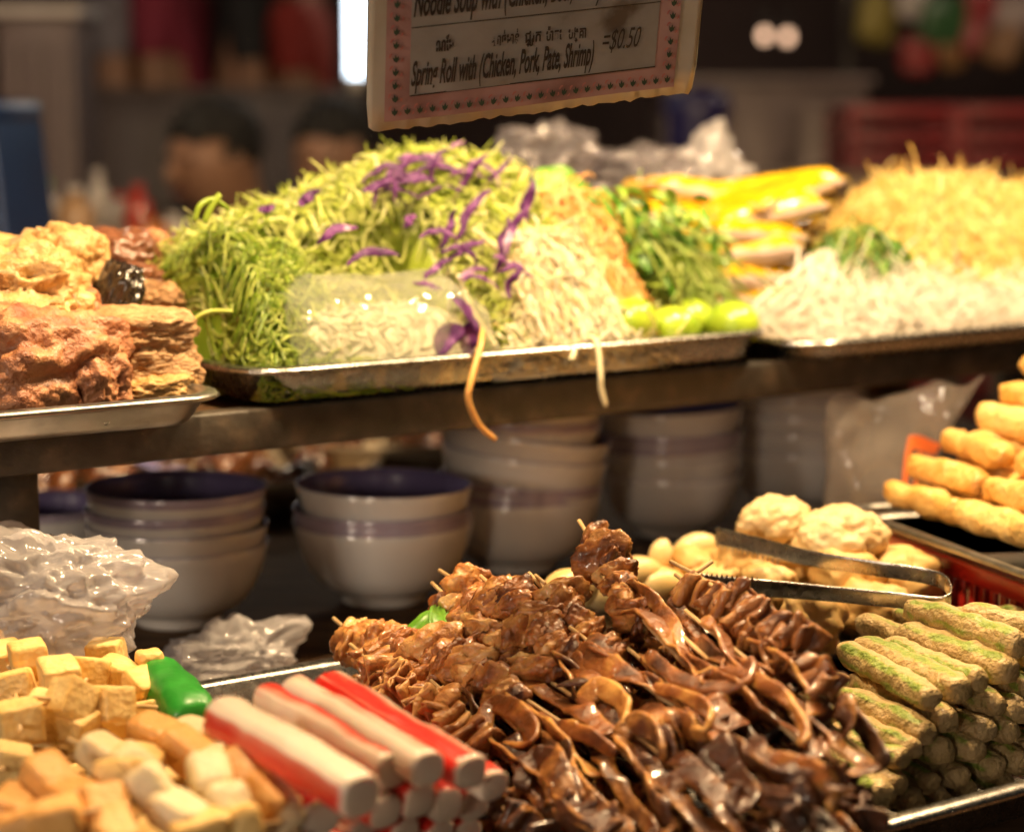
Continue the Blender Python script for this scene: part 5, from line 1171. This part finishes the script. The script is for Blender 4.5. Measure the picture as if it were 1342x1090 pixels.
for i in range(n - 1): F.append([i, h_ + i, h_ + i + 1, i + 1])
for r_ in range(nr - 1):
    F.append([r_ * n, (r_ + 1) * n, h_ + (r_ + 1) * n, h_ + r_ * n]); F.append([r_ * n + n - 1, h_ + r_ * n + n - 1, h_ + (r_ + 1) * n + n - 1, (r_ + 1) * n + n - 1])
obj('laminate', V, F, edge_m, cdn)
def sheet(x0, x1, y0, y1, o, name, m, k=24):
    V = []
    for r_ in (0, .5, 1):
        for i in range(k):
            x = x0 + (x1 - x0) * i / (k - 1); y = y0 + (y1 - y0) * r_; V.append(card(x, y, o + .0015 * math.sin(x * 25 + y / CH * 2)))
    return obj(name, V, [[r_ * k + i, r_ * k + i + 1, (r_ + 1) * k + i + 1, (r_ + 1) * k + i] for r_ in range(2) for i in range(k - 1)], m, cdn)
X0, X1, Y0 = .0105, .2105, .0065
sheet(X0, X1, Y0, CH - .004, .0008, 'border_paper', border_m)
BI = .0155
sheet(X0 + BI, X1 - BI, Y0 + BI, CH - .02, .0014, 'panel_paper', card_m)
def flat(polys, m, name, o):
    mb_ = MB()
    for p in polys:
        V = [card(x, y, o + .0015 * math.sin(x * 25 + y / CH * 2)) for x, y in p]; mb_.add((V, [list(range(len(p)))]))
    return obj(name, np.concatenate(mb_.V), mb_.F, m, cdn, smooth=False)
# printed flowers round the border
gp, pp = [], []
def motif(x, y, ang):
    c_, s_2 = math.cos(ang), math.sin(ang)
    T = lambda q: [(x + (a * c_ - b * s_2), y + (a * s_2 + b * c_)) for a, b in q]
    gp.append(T([(0, -.0026), (.0016, -.001), (.002, .0014), (.0008, .0004), (0, .0026), (-.0008, .0004), (-.002, .0014), (-.0016, -.001)]))
    pp.append(T([(-.0034, .001), (-.0026, .0026), (-.0016, .0034), (-.0022, .0042), (-.0036, .0034), (-.0042, .0016)])); pp.append(T([(.0030, -.003), (.0044, -.0022), (.0044, -.0006), (.0036, -.0006), (.0034, -.0018), (.0028, -.0024)]))
nb_ = 24
for i in range(nb_): motif(X0 + .006 + (X1 - X0 - .012) * i / (nb_ - 1), Y0 + .0062, .2 * math.sin(i * 3))
for i in range(1, 20):
    motif(X0 + .006, Y0 + .0062 + i * .0084, .2 * math.sin(i * 2)); motif(X1 - .006, Y0 + .0062 + i * .0084, .2 * math.sin(i * 2.6))
flat(gp, inkg_m, 'flower_print', .0021); flat(pp, inkp_m, 'flower_print', .0020)
def line(x0, y0, x1, y1, t=.0003): return [(x0, y0 - t), (x1, y1 - t), (x1, y1 + t), (x0, y0 + t)]
flat([line(X0 + BI, .0645, X1 - BI, .0645), line(X0 + BI, Y0 + BI, X1 - BI, Y0 + BI, .0004)], ink_m, 'rule_line', .0021)
def text(body, x, y, size, name, m=ink_m, xs=.62, shear=.32, bold=.0, fit=None):
    cu = bpy.data.curves.new('txt', 'FONT'); cu.body = body; cu.size = size; cu.shear = shear; cu.offset = bold; cu.resolution_u = 3
    to = bpy.data.objects.new('txt', cu); COL.objects.link(to)
    dg = bpy.context.evaluated_depsgraph_get(); me = bpy.data.meshes.new_from_object(to.evaluated_get(dg))
    V = np.array([v.co[:] for v in me.vertices]); F = [list(p.vertices) for p in me.polygons]
    bpy.data.objects.remove(to); bpy.data.curves.remove(cu); bpy.data.meshes.remove(me)
    if len(V) == 0: return
    k = xs if fit is None else fit / (V[:, 0].max() - V[:, 0].min())
    V = np.array([card(x + (a - V[:, 0].min()) * k, y + b, .0022 + .0015 * math.sin((x + a * k) * 25 + (y + b) / CH * 2)) for a, b, _ in V])
    return obj(name, V, F, m, cdn, smooth=False)
text('Spring Roll with (Chicken, Pork, Pate, Shrimp)', X0 + BI + .0005, .0285, .0215, 'lettering', shear=.3, bold=.0005, fit=.124)
text('=$0.50', .156, .0365, .019, 'lettering', shear=.35, fit=.027)
text('Noodle Soup with (Chicken, Beef, Pork)', X0 + BI + .001, .0715, .0225, 'lettering', shear=.3, bold=.0005, fit=.126)
text('=$1.00', .156, .0825, .019, 'lettering', shear=.35, fit=.027)
text('\u178e\u17c2\u1798', .042, .0485, .011, 'lettering', shear=0, bold=.0004, fit=.0115)
text('\u179f\u17b6\u1785\u17cb\u1798\u17b6\u1793\u17cb', .079, .0480, .010, 'lettering', shear=0, bold=.0003, fit=.0185)
text('\u1787\u17d2\u179a\u17bc\u1780', .1015, .0475, .010, 'lettering', shear=0, bold=.0003, fit=.011)
text('\u1794\u17c9\u17b6\u178f\u17c1', .1160, .0470, .010, 'lettering', shear=0, bold=.0003, fit=.011)
text('\u1794\u1784\u17d2\u1782\u17b6', .1315, .0465, .010, 'lettering', shear=0, bold=.0003, fit=.0125)
text('\u1782\u17bb\u1799\u1791\u17b6\u179c', .042, .0915, .011, 'lettering', shear=0, bold=.0004, fit=.018)
for x in (.03, .196):
    obj('cord', *tube([card(x, CH - .006, .001), card(x, CH, .002), card(x, CH, 0) + ZD * .35, card(x, CH, 0) + ZD * 1.1], .0012, 6), cable_black, cdn)

# ------------------------------------------------------------------ the market behind (seen out of focus)
wall_m = mat('market_wall', [(0, (.05, .032, .034)), (1, (.10, .065, .066))], scale=1.2, rough=.8, bump=.2)
tag(obj('market_wall', *box((-9, 13.0, 0), (9, 13.3, 4.5), XYZ), wall_m, smooth=False), 'dark plastered wall at the back of the market', 'wall')
def lm(name, c, rough=.5, **k): return mat(name, [(0, tuple(x * .8 for x in c)), (1, c)], scale=12, rough=rough, bump=.1, **k)
skin_m = lm('skin', (.36, .19, .115), .5); hair_m = lm('hair', (.010, .008, .007), .8); eye_m = lm('eye', (.02, .015, .012), .2)
def skinmesh(verts, edges, name, m, parent, root=0, sub=2):
    me = bpy.data.meshes.new(name); org = ORG[parent.name]
    me.from_pydata([tuple(np.array(v[:3])) for v in verts], edges, [])
    o = bpy.data.objects.new(name, me); COL.objects.link(o); o.parent = parent; ORG[o.name] = org
    o.modifiers.new('skin', 'SKIN'); sv = me.skin_vertices[0].data
    for i, v in enumerate(verts): sv[i].radius = (v[3], v[4] if len(v) > 4 else v[3])
    sv[root].use_root = True
    md = o.modifiers.new('sub', 'SUBSURF'); md.levels = md.render_levels = sub
    me.materials.append(m)
    o.modifiers['skin'].use_smooth_shade = True
    return o
def person(loc, face, pose, shirt, trousers, label, lean=0.0, nod=0.0, scale=1.0, hairlen=0):
    t = thing('person', loc, label, 'person')
    t.rotation_euler = (0, 0, face); t.scale = (scale,) * 3
    sit = pose == 'sit'; hz = .425 if sit else .92
    f = lambda y, z: (y, z)          # the figure looks along -y
    ln = lambda z: -lean * (z - hz)
    sh = hz + .46; nk = sh + .06; hd = nk + .07
    B = [(0, 0, hz, .14, .11), (0, ln(hz + .22), hz + .22, .125, .095), (0, ln(sh - .06), sh - .06, .15, .10), (0, ln(nk), nk, .055, .055), (0, ln(hd) - .015 - nod * .04, hd, .075, .08), (0, ln(hd) - .02 - nod * .08, hd + .09, .100, .118), (0, ln(hd) - .01 - nod * .08, hd + .165, .078, .09)]
    E_ = [(0, 1), (1, 2), (2, 3), (3, 4), (4, 5), (5, 6)]
    S_ = [tuple(list(v[:3]) + [v[3] + .014, v[4] + .014]) for v in B[:3]] + [(0, ln(nk - .03), nk - .03, .07, .065)]; SE = [(0, 1), (1, 2), (2, 3)]
    T_ = [(0, 0, hz + .04, .15, .12)]; TE = []
    for s in (-1, 1):
        i = len(B); y0 = ln(sh - .03)
        arm_ = [(s * .17, y0, sh - .03, .055), (s * .23, y0 - .02 - (.1 if sit else 0), sh - .27, .042), (s * .20, y0 - (.32 if sit else .06), sh - (.30 if sit else .50), .03), (s * .19, y0 - (.40 if sit else .08), sh - (.27 if sit else .60), .03)]
        B += arm_; E_ += [(2, i), (i, i + 1), (i + 1, i + 2), (i + 2, i + 3)]
        for q in range(5):          # fingers
            b = arm_[3]; B.append((b[0] + (q - 2) * .016 * (1 if sit else .4), b[1] - (.07 if q else .03) * (1 if sit else .3), b[2] - (0.01 if sit else .075 - .02 * (q == 0)), .009)); E_.append((i + 3, len(B) - 1))
        k = len(S_); S_ += [(s * .175, y0, sh - .03, .068), (s * .225, y0 - .015 - (.08 if sit else 0), sh - .22, .056)]; SE += [(2, k), (k, k + 1)]
        i = len(B)
        leg_ = [(s * .10, 0, hz - .04, .085), (s * .12, -.42 if sit else -.02, hz - (.02 if sit else .44), .06), (s * .12, -.40 if sit else .02, .08, .042), (s * .13, -.52 if sit else -.12, .035, .035)]
        B += leg_; E_ += [(0, i), (i, i + 1), (i + 1, i + 2), (i + 2, i + 3)]
        k = len(T_); T_ += [(s * .10, 0, hz - .03, .1), (s * .12, leg_[1][1], leg_[1][2], .076), (s * .12, leg_[2][1], .16, .058)]; TE += [(0, k), (k, k + 1), (k + 1, k + 2)]
    skinmesh(B, E_, 'body', skin_m, t)
    skinmesh(S_, SE, 'shirt', lm('shirt_%03d_%03d' % (shirt[0] * 999, shirt[2] * 999), shirt, .8), t)
    skinmesh(T_, TE, 'trousers', lm('trousers_%03d_%03d' % (trousers[0] * 999, trousers[2] * 999), trousers, .8), t)
    hc = np.array([0, B[5][1] + .02, B[5][2] + .035])
    Q, F = ico(4); keep = lambda p: p
    q = Q * np.array([.092, .108, .10]) * (1 + .05 * fbm(Q, 3, 5))[:, None]
    cut = (Q[:, 1] < -.45) & (Q[:, 2] < .0)
    q[cut] *= .78; q[(Q[:, 2] < -.45)] *= .8
    obj('hair', q + hc + np.array(loc), F, hair_m, t)
    for s in (-1, 1):
        obj('eye', *blob(np.array(loc) + np.array([s * .032, B[5][1] - .082, B[5][2] + .0]), (.013, .008, .008), 1, 2, 0), eye_m, t)
        obj('ear', *blob(np.array(loc) + np.array([s * .078, B[5][1] + .01, B[5][2] - .005]), (.012, .022, .032), 2, 2, .05), skin_m, t)
    obj('nose', *blob(np.array(loc) + np.array([0, B[5][1] - .096, B[5][2] - .03]), (.016, .02, .024), 3, 2, .05), skin_m, t)
    obj('mouth', *blob(np.array(loc) + np.array([0, B[5][1] - .082, B[5][2] - .068]), (.024, .008, .008), 4, 2, .05), lm('lips', (.30, .1, .07)), t)
def cart(P, wx, wy, h, body_m, top_m, label):
    P = np.asarray(P, float); t = thing('cart', P, label, 'cart'); sh_ = lambda VF: (VF[0] + P, VF[1])
    obj('body', *sh_(bbox((-wx / 2 + .02, -wy / 2 + .02, .16), (wx / 2 - .02, wy / 2 - .02, h - .025), .006, XYZ)), body_m, t)
    obj('counter', *sh_(bbox((-wx / 2, -wy / 2, h - .024), (wx / 2, wy / 2, h), .005, XYZ)), top_m, t)
    for k in range(3):
        x0 = -wx / 2 + .03 + k * (wx - .06) / 3
        obj('panel', *sh_(bbox((x0 + .01, -wy / 2 + .005, .22), (x0 + (wx - .06) / 3 - .01, -wy / 2 + .019, h - .08), .004, XYZ)), body_m, t)
    for sx in (-1, 1):
        for sy in (-1, 1):
            V, F = lathe([(.03, -.012), (.08, -.014), (.08, .014), (.03, .012)], 24); V = V[:, [2, 0, 1]] + P + np.array([sx * (wx / 2 - .08), sy * (wy / 2 - .1), .08]); obj('wheel', V, F, cable_black, t)
    return t
def gp_(px, Y): p = at(px, 300, Y); return np.array([p[0], Y, 0.])
stool_red = lm('stool_red', (.4, .03, .025), .3); stool_blue = lm('stool_blue', (.008, .03, .11), .35)
def stool(P, m, label, group=None, s=1.0, h=.35):
    P = np.asarray(P, float); t = thing('plastic_stool', P, label, 'stool', group)
    obj('seat', *(lambda VF: (VF[0] + P, VF[1]))(bbox((-.14 * s, -.14 * s, h - .03), (.14 * s, .14 * s, h), .012, XYZ)), m, t)
    for sx in (-1, 1):
        for sy in (-1, 1):
            if h > .5:      # closed tapering side of a stacking stool
                a_, b_ = (np.array([1., 0, 0]), np.array([0, 1., 0])) if sx == sy else (np.array([0, 1., 0]), np.array([1., 0, 0]))
                q_ = [P + a_ * (k_ * w_ * s) + b_ * (sx * o_ * s) + ZD * z_ for (w_, o_, z_) in ((.13, .138, h - .028), (.155, .168, h * .35)) for k_ in (-1, 1)]
                q2 = [p_ - b_ * sx * .006 for p_ in q_]
                obj('side', q_ + q2, [[0, 1, 3, 2], [4, 6, 7, 5], [0, 4, 5, 1], [2, 3, 7, 6], [0, 2, 6, 4], [1, 5, 7, 3]], m, t, smooth=False)
                continue
            V, F = sweep(P + np.array([(sx * .115 * s, sy * .115 * s, h - .028), (sx * .13 * s, sy * .13 * s, h * .5), (sx * .15 * s, sy * .15 * s, 0)]), ellsec(8, 4), (1, 0, 0), .022, .022); obj('leg', V, F, m, t)
    return t
P1_ = gp_(262, 4.75); P2_ = gp_(415, 4.95); P1_[0] += .215; P2_[0] += .09
stool(P1_, stool_red, 'red plastic stool under the person in the pale pink shirt'); stool(P2_, stool_red, 'red plastic stool under the person in the grey shirt')
person(P1_ + ZD * -.0, R(-42), 'sit', (.42, .27, .26), (.05, .05, .07), 'seated person in a pale pink shirt looking down', .25, 1.0)
person(P2_, R(-15), 'sit', (.26, .24, .28), (.04, .04, .05), 'seated person in a grey shirt turned aside', .15, .6)
person(gp_(158, 7.2), R(95), 'stand', (.22, .20, .23), (.03, .03, .035), 'standing person in a grey shirt by the tall cabinet', scale=1.16)
person(gp_(232, 7.2), R(80), 'stand', (.26, .025, .055), (.28, .15, .12), 'standing person in a crimson pink shirt', scale=1.16)
person(gp_(320, 7.4), R(100), 'stand', (.02, .02, .024), (.02, .02, .02), 'standing person dressed all in black', scale=1.15)
person(gp_(398, 7.4), R(85), 'stand', (.34, .035, .03), (.06, .06, .07), 'standing person in a red shirt beside the tube lamp', scale=1.12)
cart(gp_(300, 6.3), .78, .4, 1.27, lm('cart_umber', (.075, .052, .05), .5), lm('cart_umber_top', (.10, .07, .065), .5), 'wide dark brown cart between the standing people and the seated ones')
# low table of the seated people
def table(P, wx, wy, h, m, label, name='table', cat='table'):
    P = np.asarray(P, float); t = thing(name, P, label, cat)
    sh_ = lambda VF: (VF[0] + P, VF[1])
    obj('tabletop', *sh_(bbox((-wx / 2, -wy / 2, h - .03), (wx / 2, wy / 2, h), .006, XYZ)), m, t)
    for sx in (-1, 1):
        for sy in (-1, 1): obj('leg', *sh_(bbox((sx * (wx / 2 - .04) - .018, sy * (wy / 2 - .04) - .018, 0), (sx * (wx / 2 - .04) + .018, sy * (wy / 2 - .04) + .018, h - .03), .003, XYZ)), iron, t)
    return t
steelt = lm('table_steel', (.4, .37, .34), .35, metal=.6)
table(gp_(330, 4.15), .9, .6, .7, steelt, 'low steel table before the seated people')
# condiment cart behind the stall
tan_m = lm('cart_tan', (.45, .30, .18), .5); pale_m = lm('pale_counter', (.42, .35, .3), .5)
Pc_ = gp_(130, 3.7); Pc_[0] -= .03
grey_m = lm('cart_grey', (.16, .13, .13), .45, metal=.3)
cart(Pc_, .62, .5, .985, grey_m, pale_m, 'grey condiment cart with pale counter behind the meat pan')
def bottle(P, h, r, m, capm, label):
    P = np.asarray(P, float); t = thing('bottle', P, label, 'bottle')
    obj('body', *lathe([(.001, 0), (r * .95, 0), (r, .006), (r, h * .6), (r * .8, h * .72), (r * .4, h * .82), (r * .36, h * .9), (.001, h * .9)], 24, P), m, t)
    obj('cap', *lathe([(r * .42, h * .88), (r * .44, h * .9), (r * .42, h), (.001, h)], 20, P), capm, t)
gl_w = lm('jar_white', (.6, .55, .52), .15); gl_r = lm('sauce_red', (.45, .05, .03), .15, coat=.5); gl_o = lm('sauce_orange', (.6, .2, .05), .15, coat=.5); gl_g = lm('cap_green', (.12, .3, .1), .25); gl_t = lm('jar_tan', (.5, .3, .16), .3)
for x, dy, h, r, m, cm, lb in ((62, -.1, .11, .022, gl_w, gl_g, 'white bottle with a green cap on the condiment cart'), (100, -.12, .10, .030, gl_t, gl_w, 'tan jar with a white lid on the condiment cart'), (130, .1, .12, .02, gl_w, gl_w, 'slim white bottle at the back of the cart'), (160, .05, .08, .03, gl_w, gl_r, 'squat white jar with a red lid'), (182, -.05, .10, .024, gl_r, gl_r, 'red sauce bottle on the condiment cart'), (200, -.18, .05, .034, gl_o, gl_o, 'short orange sauce jar at the cart edge'), (228, -.15, .055, .03, gl_w, gl_w, 'short white jar at the cart corner'), (30, .0, .10, .025, gl_t, gl_r, 'tan bottle with a red cap on the cart')):
    p = at(x, 300, 3.7 + dy); bottle(np.array([p[0], 3.7 + dy, .985]), h, r, m, cm, lb)
# stacked blue stools beside the stall
for k in range(9):
    p = at(-112, 300, 2.75); stool(np.array([p[0], 2.75, k * .083]), stool_blue, ['lowest', 'second lowest', 'third lowest', 'fourth lowest', 'middle', 'fourth from the top', 'third from the top', 'second from the top', 'topmost'][k] + ' dark blue plastic stool in the stack behind the meat pan', 'stacked blue stools', 1.0, .56)
# upright tube lamp
tl = thing('tube_lamp', gp_(466, 5.2), 'glowing white fluorescent tube on an upright post', 'lamp')
tp_ = at(466, 60, 5.2); cw_glow = emit('tube_glow', (.75, .88, 1), 5.5)
b_ = ORG[tl.name]
obj('post', *tube([b_ + np.array([0, .05, 0]), b_ + np.array([0, .05, 2.0])], .018, 10), iron, tl)
zt = at(466, 100, 5.2)[2]
obj('tube', *tube([np.array([tp_[0], 5.2, zt]), np.array([tp_[0], 5.2, zt + .6])], .02, 14), cw_glow, tl)
obj('end_cap', *tube([np.array([tp_[0], 5.2, zt - .03]), np.array([tp_[0], 5.2, zt])], .019, 12), pale_ceramic, tl)
# far carts, crates, tables
cart(gp_(70, 5.15), .22, .3, 1.445, lm('cart_brown', (.13, .09, .085), .5), lm('cart_white', (.55, .48, .44), .4), 'tall brown cabinet cart with a white top beside the grey shirted person')
cart(gp_(985, 6.4), .62, .6, 1.30, lm('cart_taupe', (.17, .125, .115), .4, metal=.2), lm('cart_taupe_top', (.2, .15, .14), .4), 'taupe metal cart under the pair of bare bulbs')
table(gp_(1130, 5.0), .62, .6, 1.06, lm('table_tan', (.30, .2, .13), .5), 'high tan table in front of the red crates')
bag_black = lm('bag_black', (.012, .01, .012), .35)
crumple(np.array([gp_(1068, 4.75)[0], 4.75, .93]), (.07, .07, .12), 71, 'black plastic bag slumped beside the tan table', bag_black, 4, 16, .2, rot=0)
stool(gp_(1068, 4.75), stool_red, 'red plastic stool under the black plastic bag', None, 1.0, .80)
indigo = lm('bin_indigo', (.03, .025, .11), .35)
Pi = gp_(912, 5.1); t = thing('plastic_bin', Pi, 'indigo plastic bin with a lid beside the taupe cart', 'bin')
obj('body', *lathe([(.001, 0), (.055, 0), (.06, .02), (.072, 1.18), (.074, 1.2)], 24, Pi), indigo, t); obj('lid', *lathe([(.08, 1.2), (.082, 1.22), (.07, 1.25), (.001, 1.26)], 24, Pi), indigo, t)
crate_m = lm('crate_red', (.26, .02, .022), .4)
def crate(P, wx, wy, h, label, group=None):
    P = np.asarray(P, float); t = thing('plastic_crate', P, label, 'crate', group); sh_ = lambda VF: (VF[0] + P, VF[1])
    def pt(nm, a, b): obj(nm, *sh_(bbox(a, b, .003, XYZ)), crate_m, t)
    pt('base', (-wx / 2, -wy / 2, 0), (wx / 2, wy / 2, .015))
    for z0, z1 in ((.015, .05), (.075, .11), (.135, .17), (h - .04, h)):
        if z1 > h: continue
        pt('side', (-wx / 2, -wy / 2, z0), (wx / 2, -wy / 2 + .012, z1)); pt('side', (-wx / 2, wy / 2 - .012, z0), (wx / 2, wy / 2, z1)); pt('side', (-wx / 2, -wy / 2 + .0125, z0), (-wx / 2 + .012, wy / 2 - .0125, z1)); pt('side', (wx / 2 - .012, -wy / 2 + .0125, z0), (wx / 2, wy / 2 - .0125, z1))
    for sx in (-1, 1):
        for sy in (-1, 1): pt('corner_post', (sx * (wx / 2 - .008) - .012, sy * (wy / 2 - .008) - .012, .0), (sx * (wx / 2 - .008) + .012, sy * (wy / 2 - .008) + .012, h - .002))
for cx, nst in ((1165, 5), (1305, 5)):
    for k in range(nst):
        crate(gp_(cx, 5.9) + ZD * (k * .245), .29, .36, .24, ['lowest ', 'second lowest ', 'middle ', 'second highest ', ''][k] + ('red crate in the stack next to the taupe cart' if cx < 1200 else 'red crate in the stack away from the taupe cart') if k < nst - 1 else ('top red crate of the stack next to the taupe cart' if cx < 1200 else 'top red crate of the stack away from the taupe cart'), 'stacked red crates ' + str(cx) if k < nst - 1 else None)
# goods hanging and standing on the far right stall
rail_t = thing('display_rack', gp_(1235, 7.0), 'iron display rack hung with coloured bags of goods', 'rack')
b_ = ORG[rail_t.name]
for sx in (-.32, .32): obj('upright', *tube([b_ + np.array([sx, 0, 0]), b_ + np.array([sx, 0, 2.2])], .015, 8), iron, rail_t)
for z in (1.42, 1.62, 2.1): obj('rail', *tube([b_ + np.array([-.32, 0, z]), b_ + np.array([.32, 0, z])], .010, 8), iron, rail_t)
for x, y, r, c, lb in ((1148, 28, .085, (.5, .4, .10), 'yellow bag of goods on the display rack'), (1197, 2, .06, (.6, .52, .48), 'white bag of goods on the display rack'), (1235, 28, .085, (.05, .15, .05), 'green bag of goods on the display rack'), (1268, 45, .06, (.5, .10, .10), 'pink-red bag of goods on the display rack'), (1312, 58, .07, (.42, .22, .1), 'orange-brown bag of goods on the display rack'), (1200, 75, .06, (.4, .03, .03), 'deep red bag of goods low on the rack'), (1245, 72, .05, (.4, .2, .08), 'ochre bag of goods low on the rack'), (1325, 20, .08, (.3, .2, .19), 'greyish bag of goods at the rack end'), (1285, 8, .055, (.42, .05, .06), 'crimson bag of goods at the rack top')):
    p = at(x, y, 6.96); t = thing('goods_bag', p - ZD * r, lb, 'bag')
    obj('body', *rcube(p, (r * .95, r * .45, r), axes_from((math.cos(x), .3 * math.sin(x), .25 * math.sin(x * 2))), 3.5, 8, .008, 14, int(x)), lm('goods_%d' % x, tuple(.7 * q for q in c), .35), t)
    obj('hook', *tube([p + ZD * r * .9, p + ZD * (r + .05) + np.array([0, .03, 0])], .004, 6), iron, t)
# bare bulbs over the taupe cart
for i, (x, y) in enumerate(((1002, 47), (1032, 49))):
    p = at(x, y, 6.3); t = thing('bare_bulb', p, 'bare lit bulb over the taupe cart' , 'lamp', 'pair of bare bulbs')
    obj('bulb', *blob(p, (.014, .014, .018), 1, 3, 0), emit('bare_glow%d' % i, (1, .62, .4), 2.2), t)
    obj('socket', *tube([p + ZD * .022, p + ZD * .06], .012, 10), cable_black, t); obj('cable', *tube([p + ZD * .06, p + ZD * 1.2], .004, 6), cable_black, t)
pendant((-1.35, 3.9, 2.35), 20, 'enamel pendant lamp added unseen to light the seated people', .1, (1, .78, .55))  # from here: out-of-view lamps added to brighten the background
pendant((1.9, 5.2, 2.5), 26, 'enamel pendant lamp added unseen to light the red crates', .1, (1, .78, .55))
pendant((0.1, 8.5, 2.7), 34, 'enamel pendant lamp added unseen to light the market aisle', .1, (1, .78, .55))
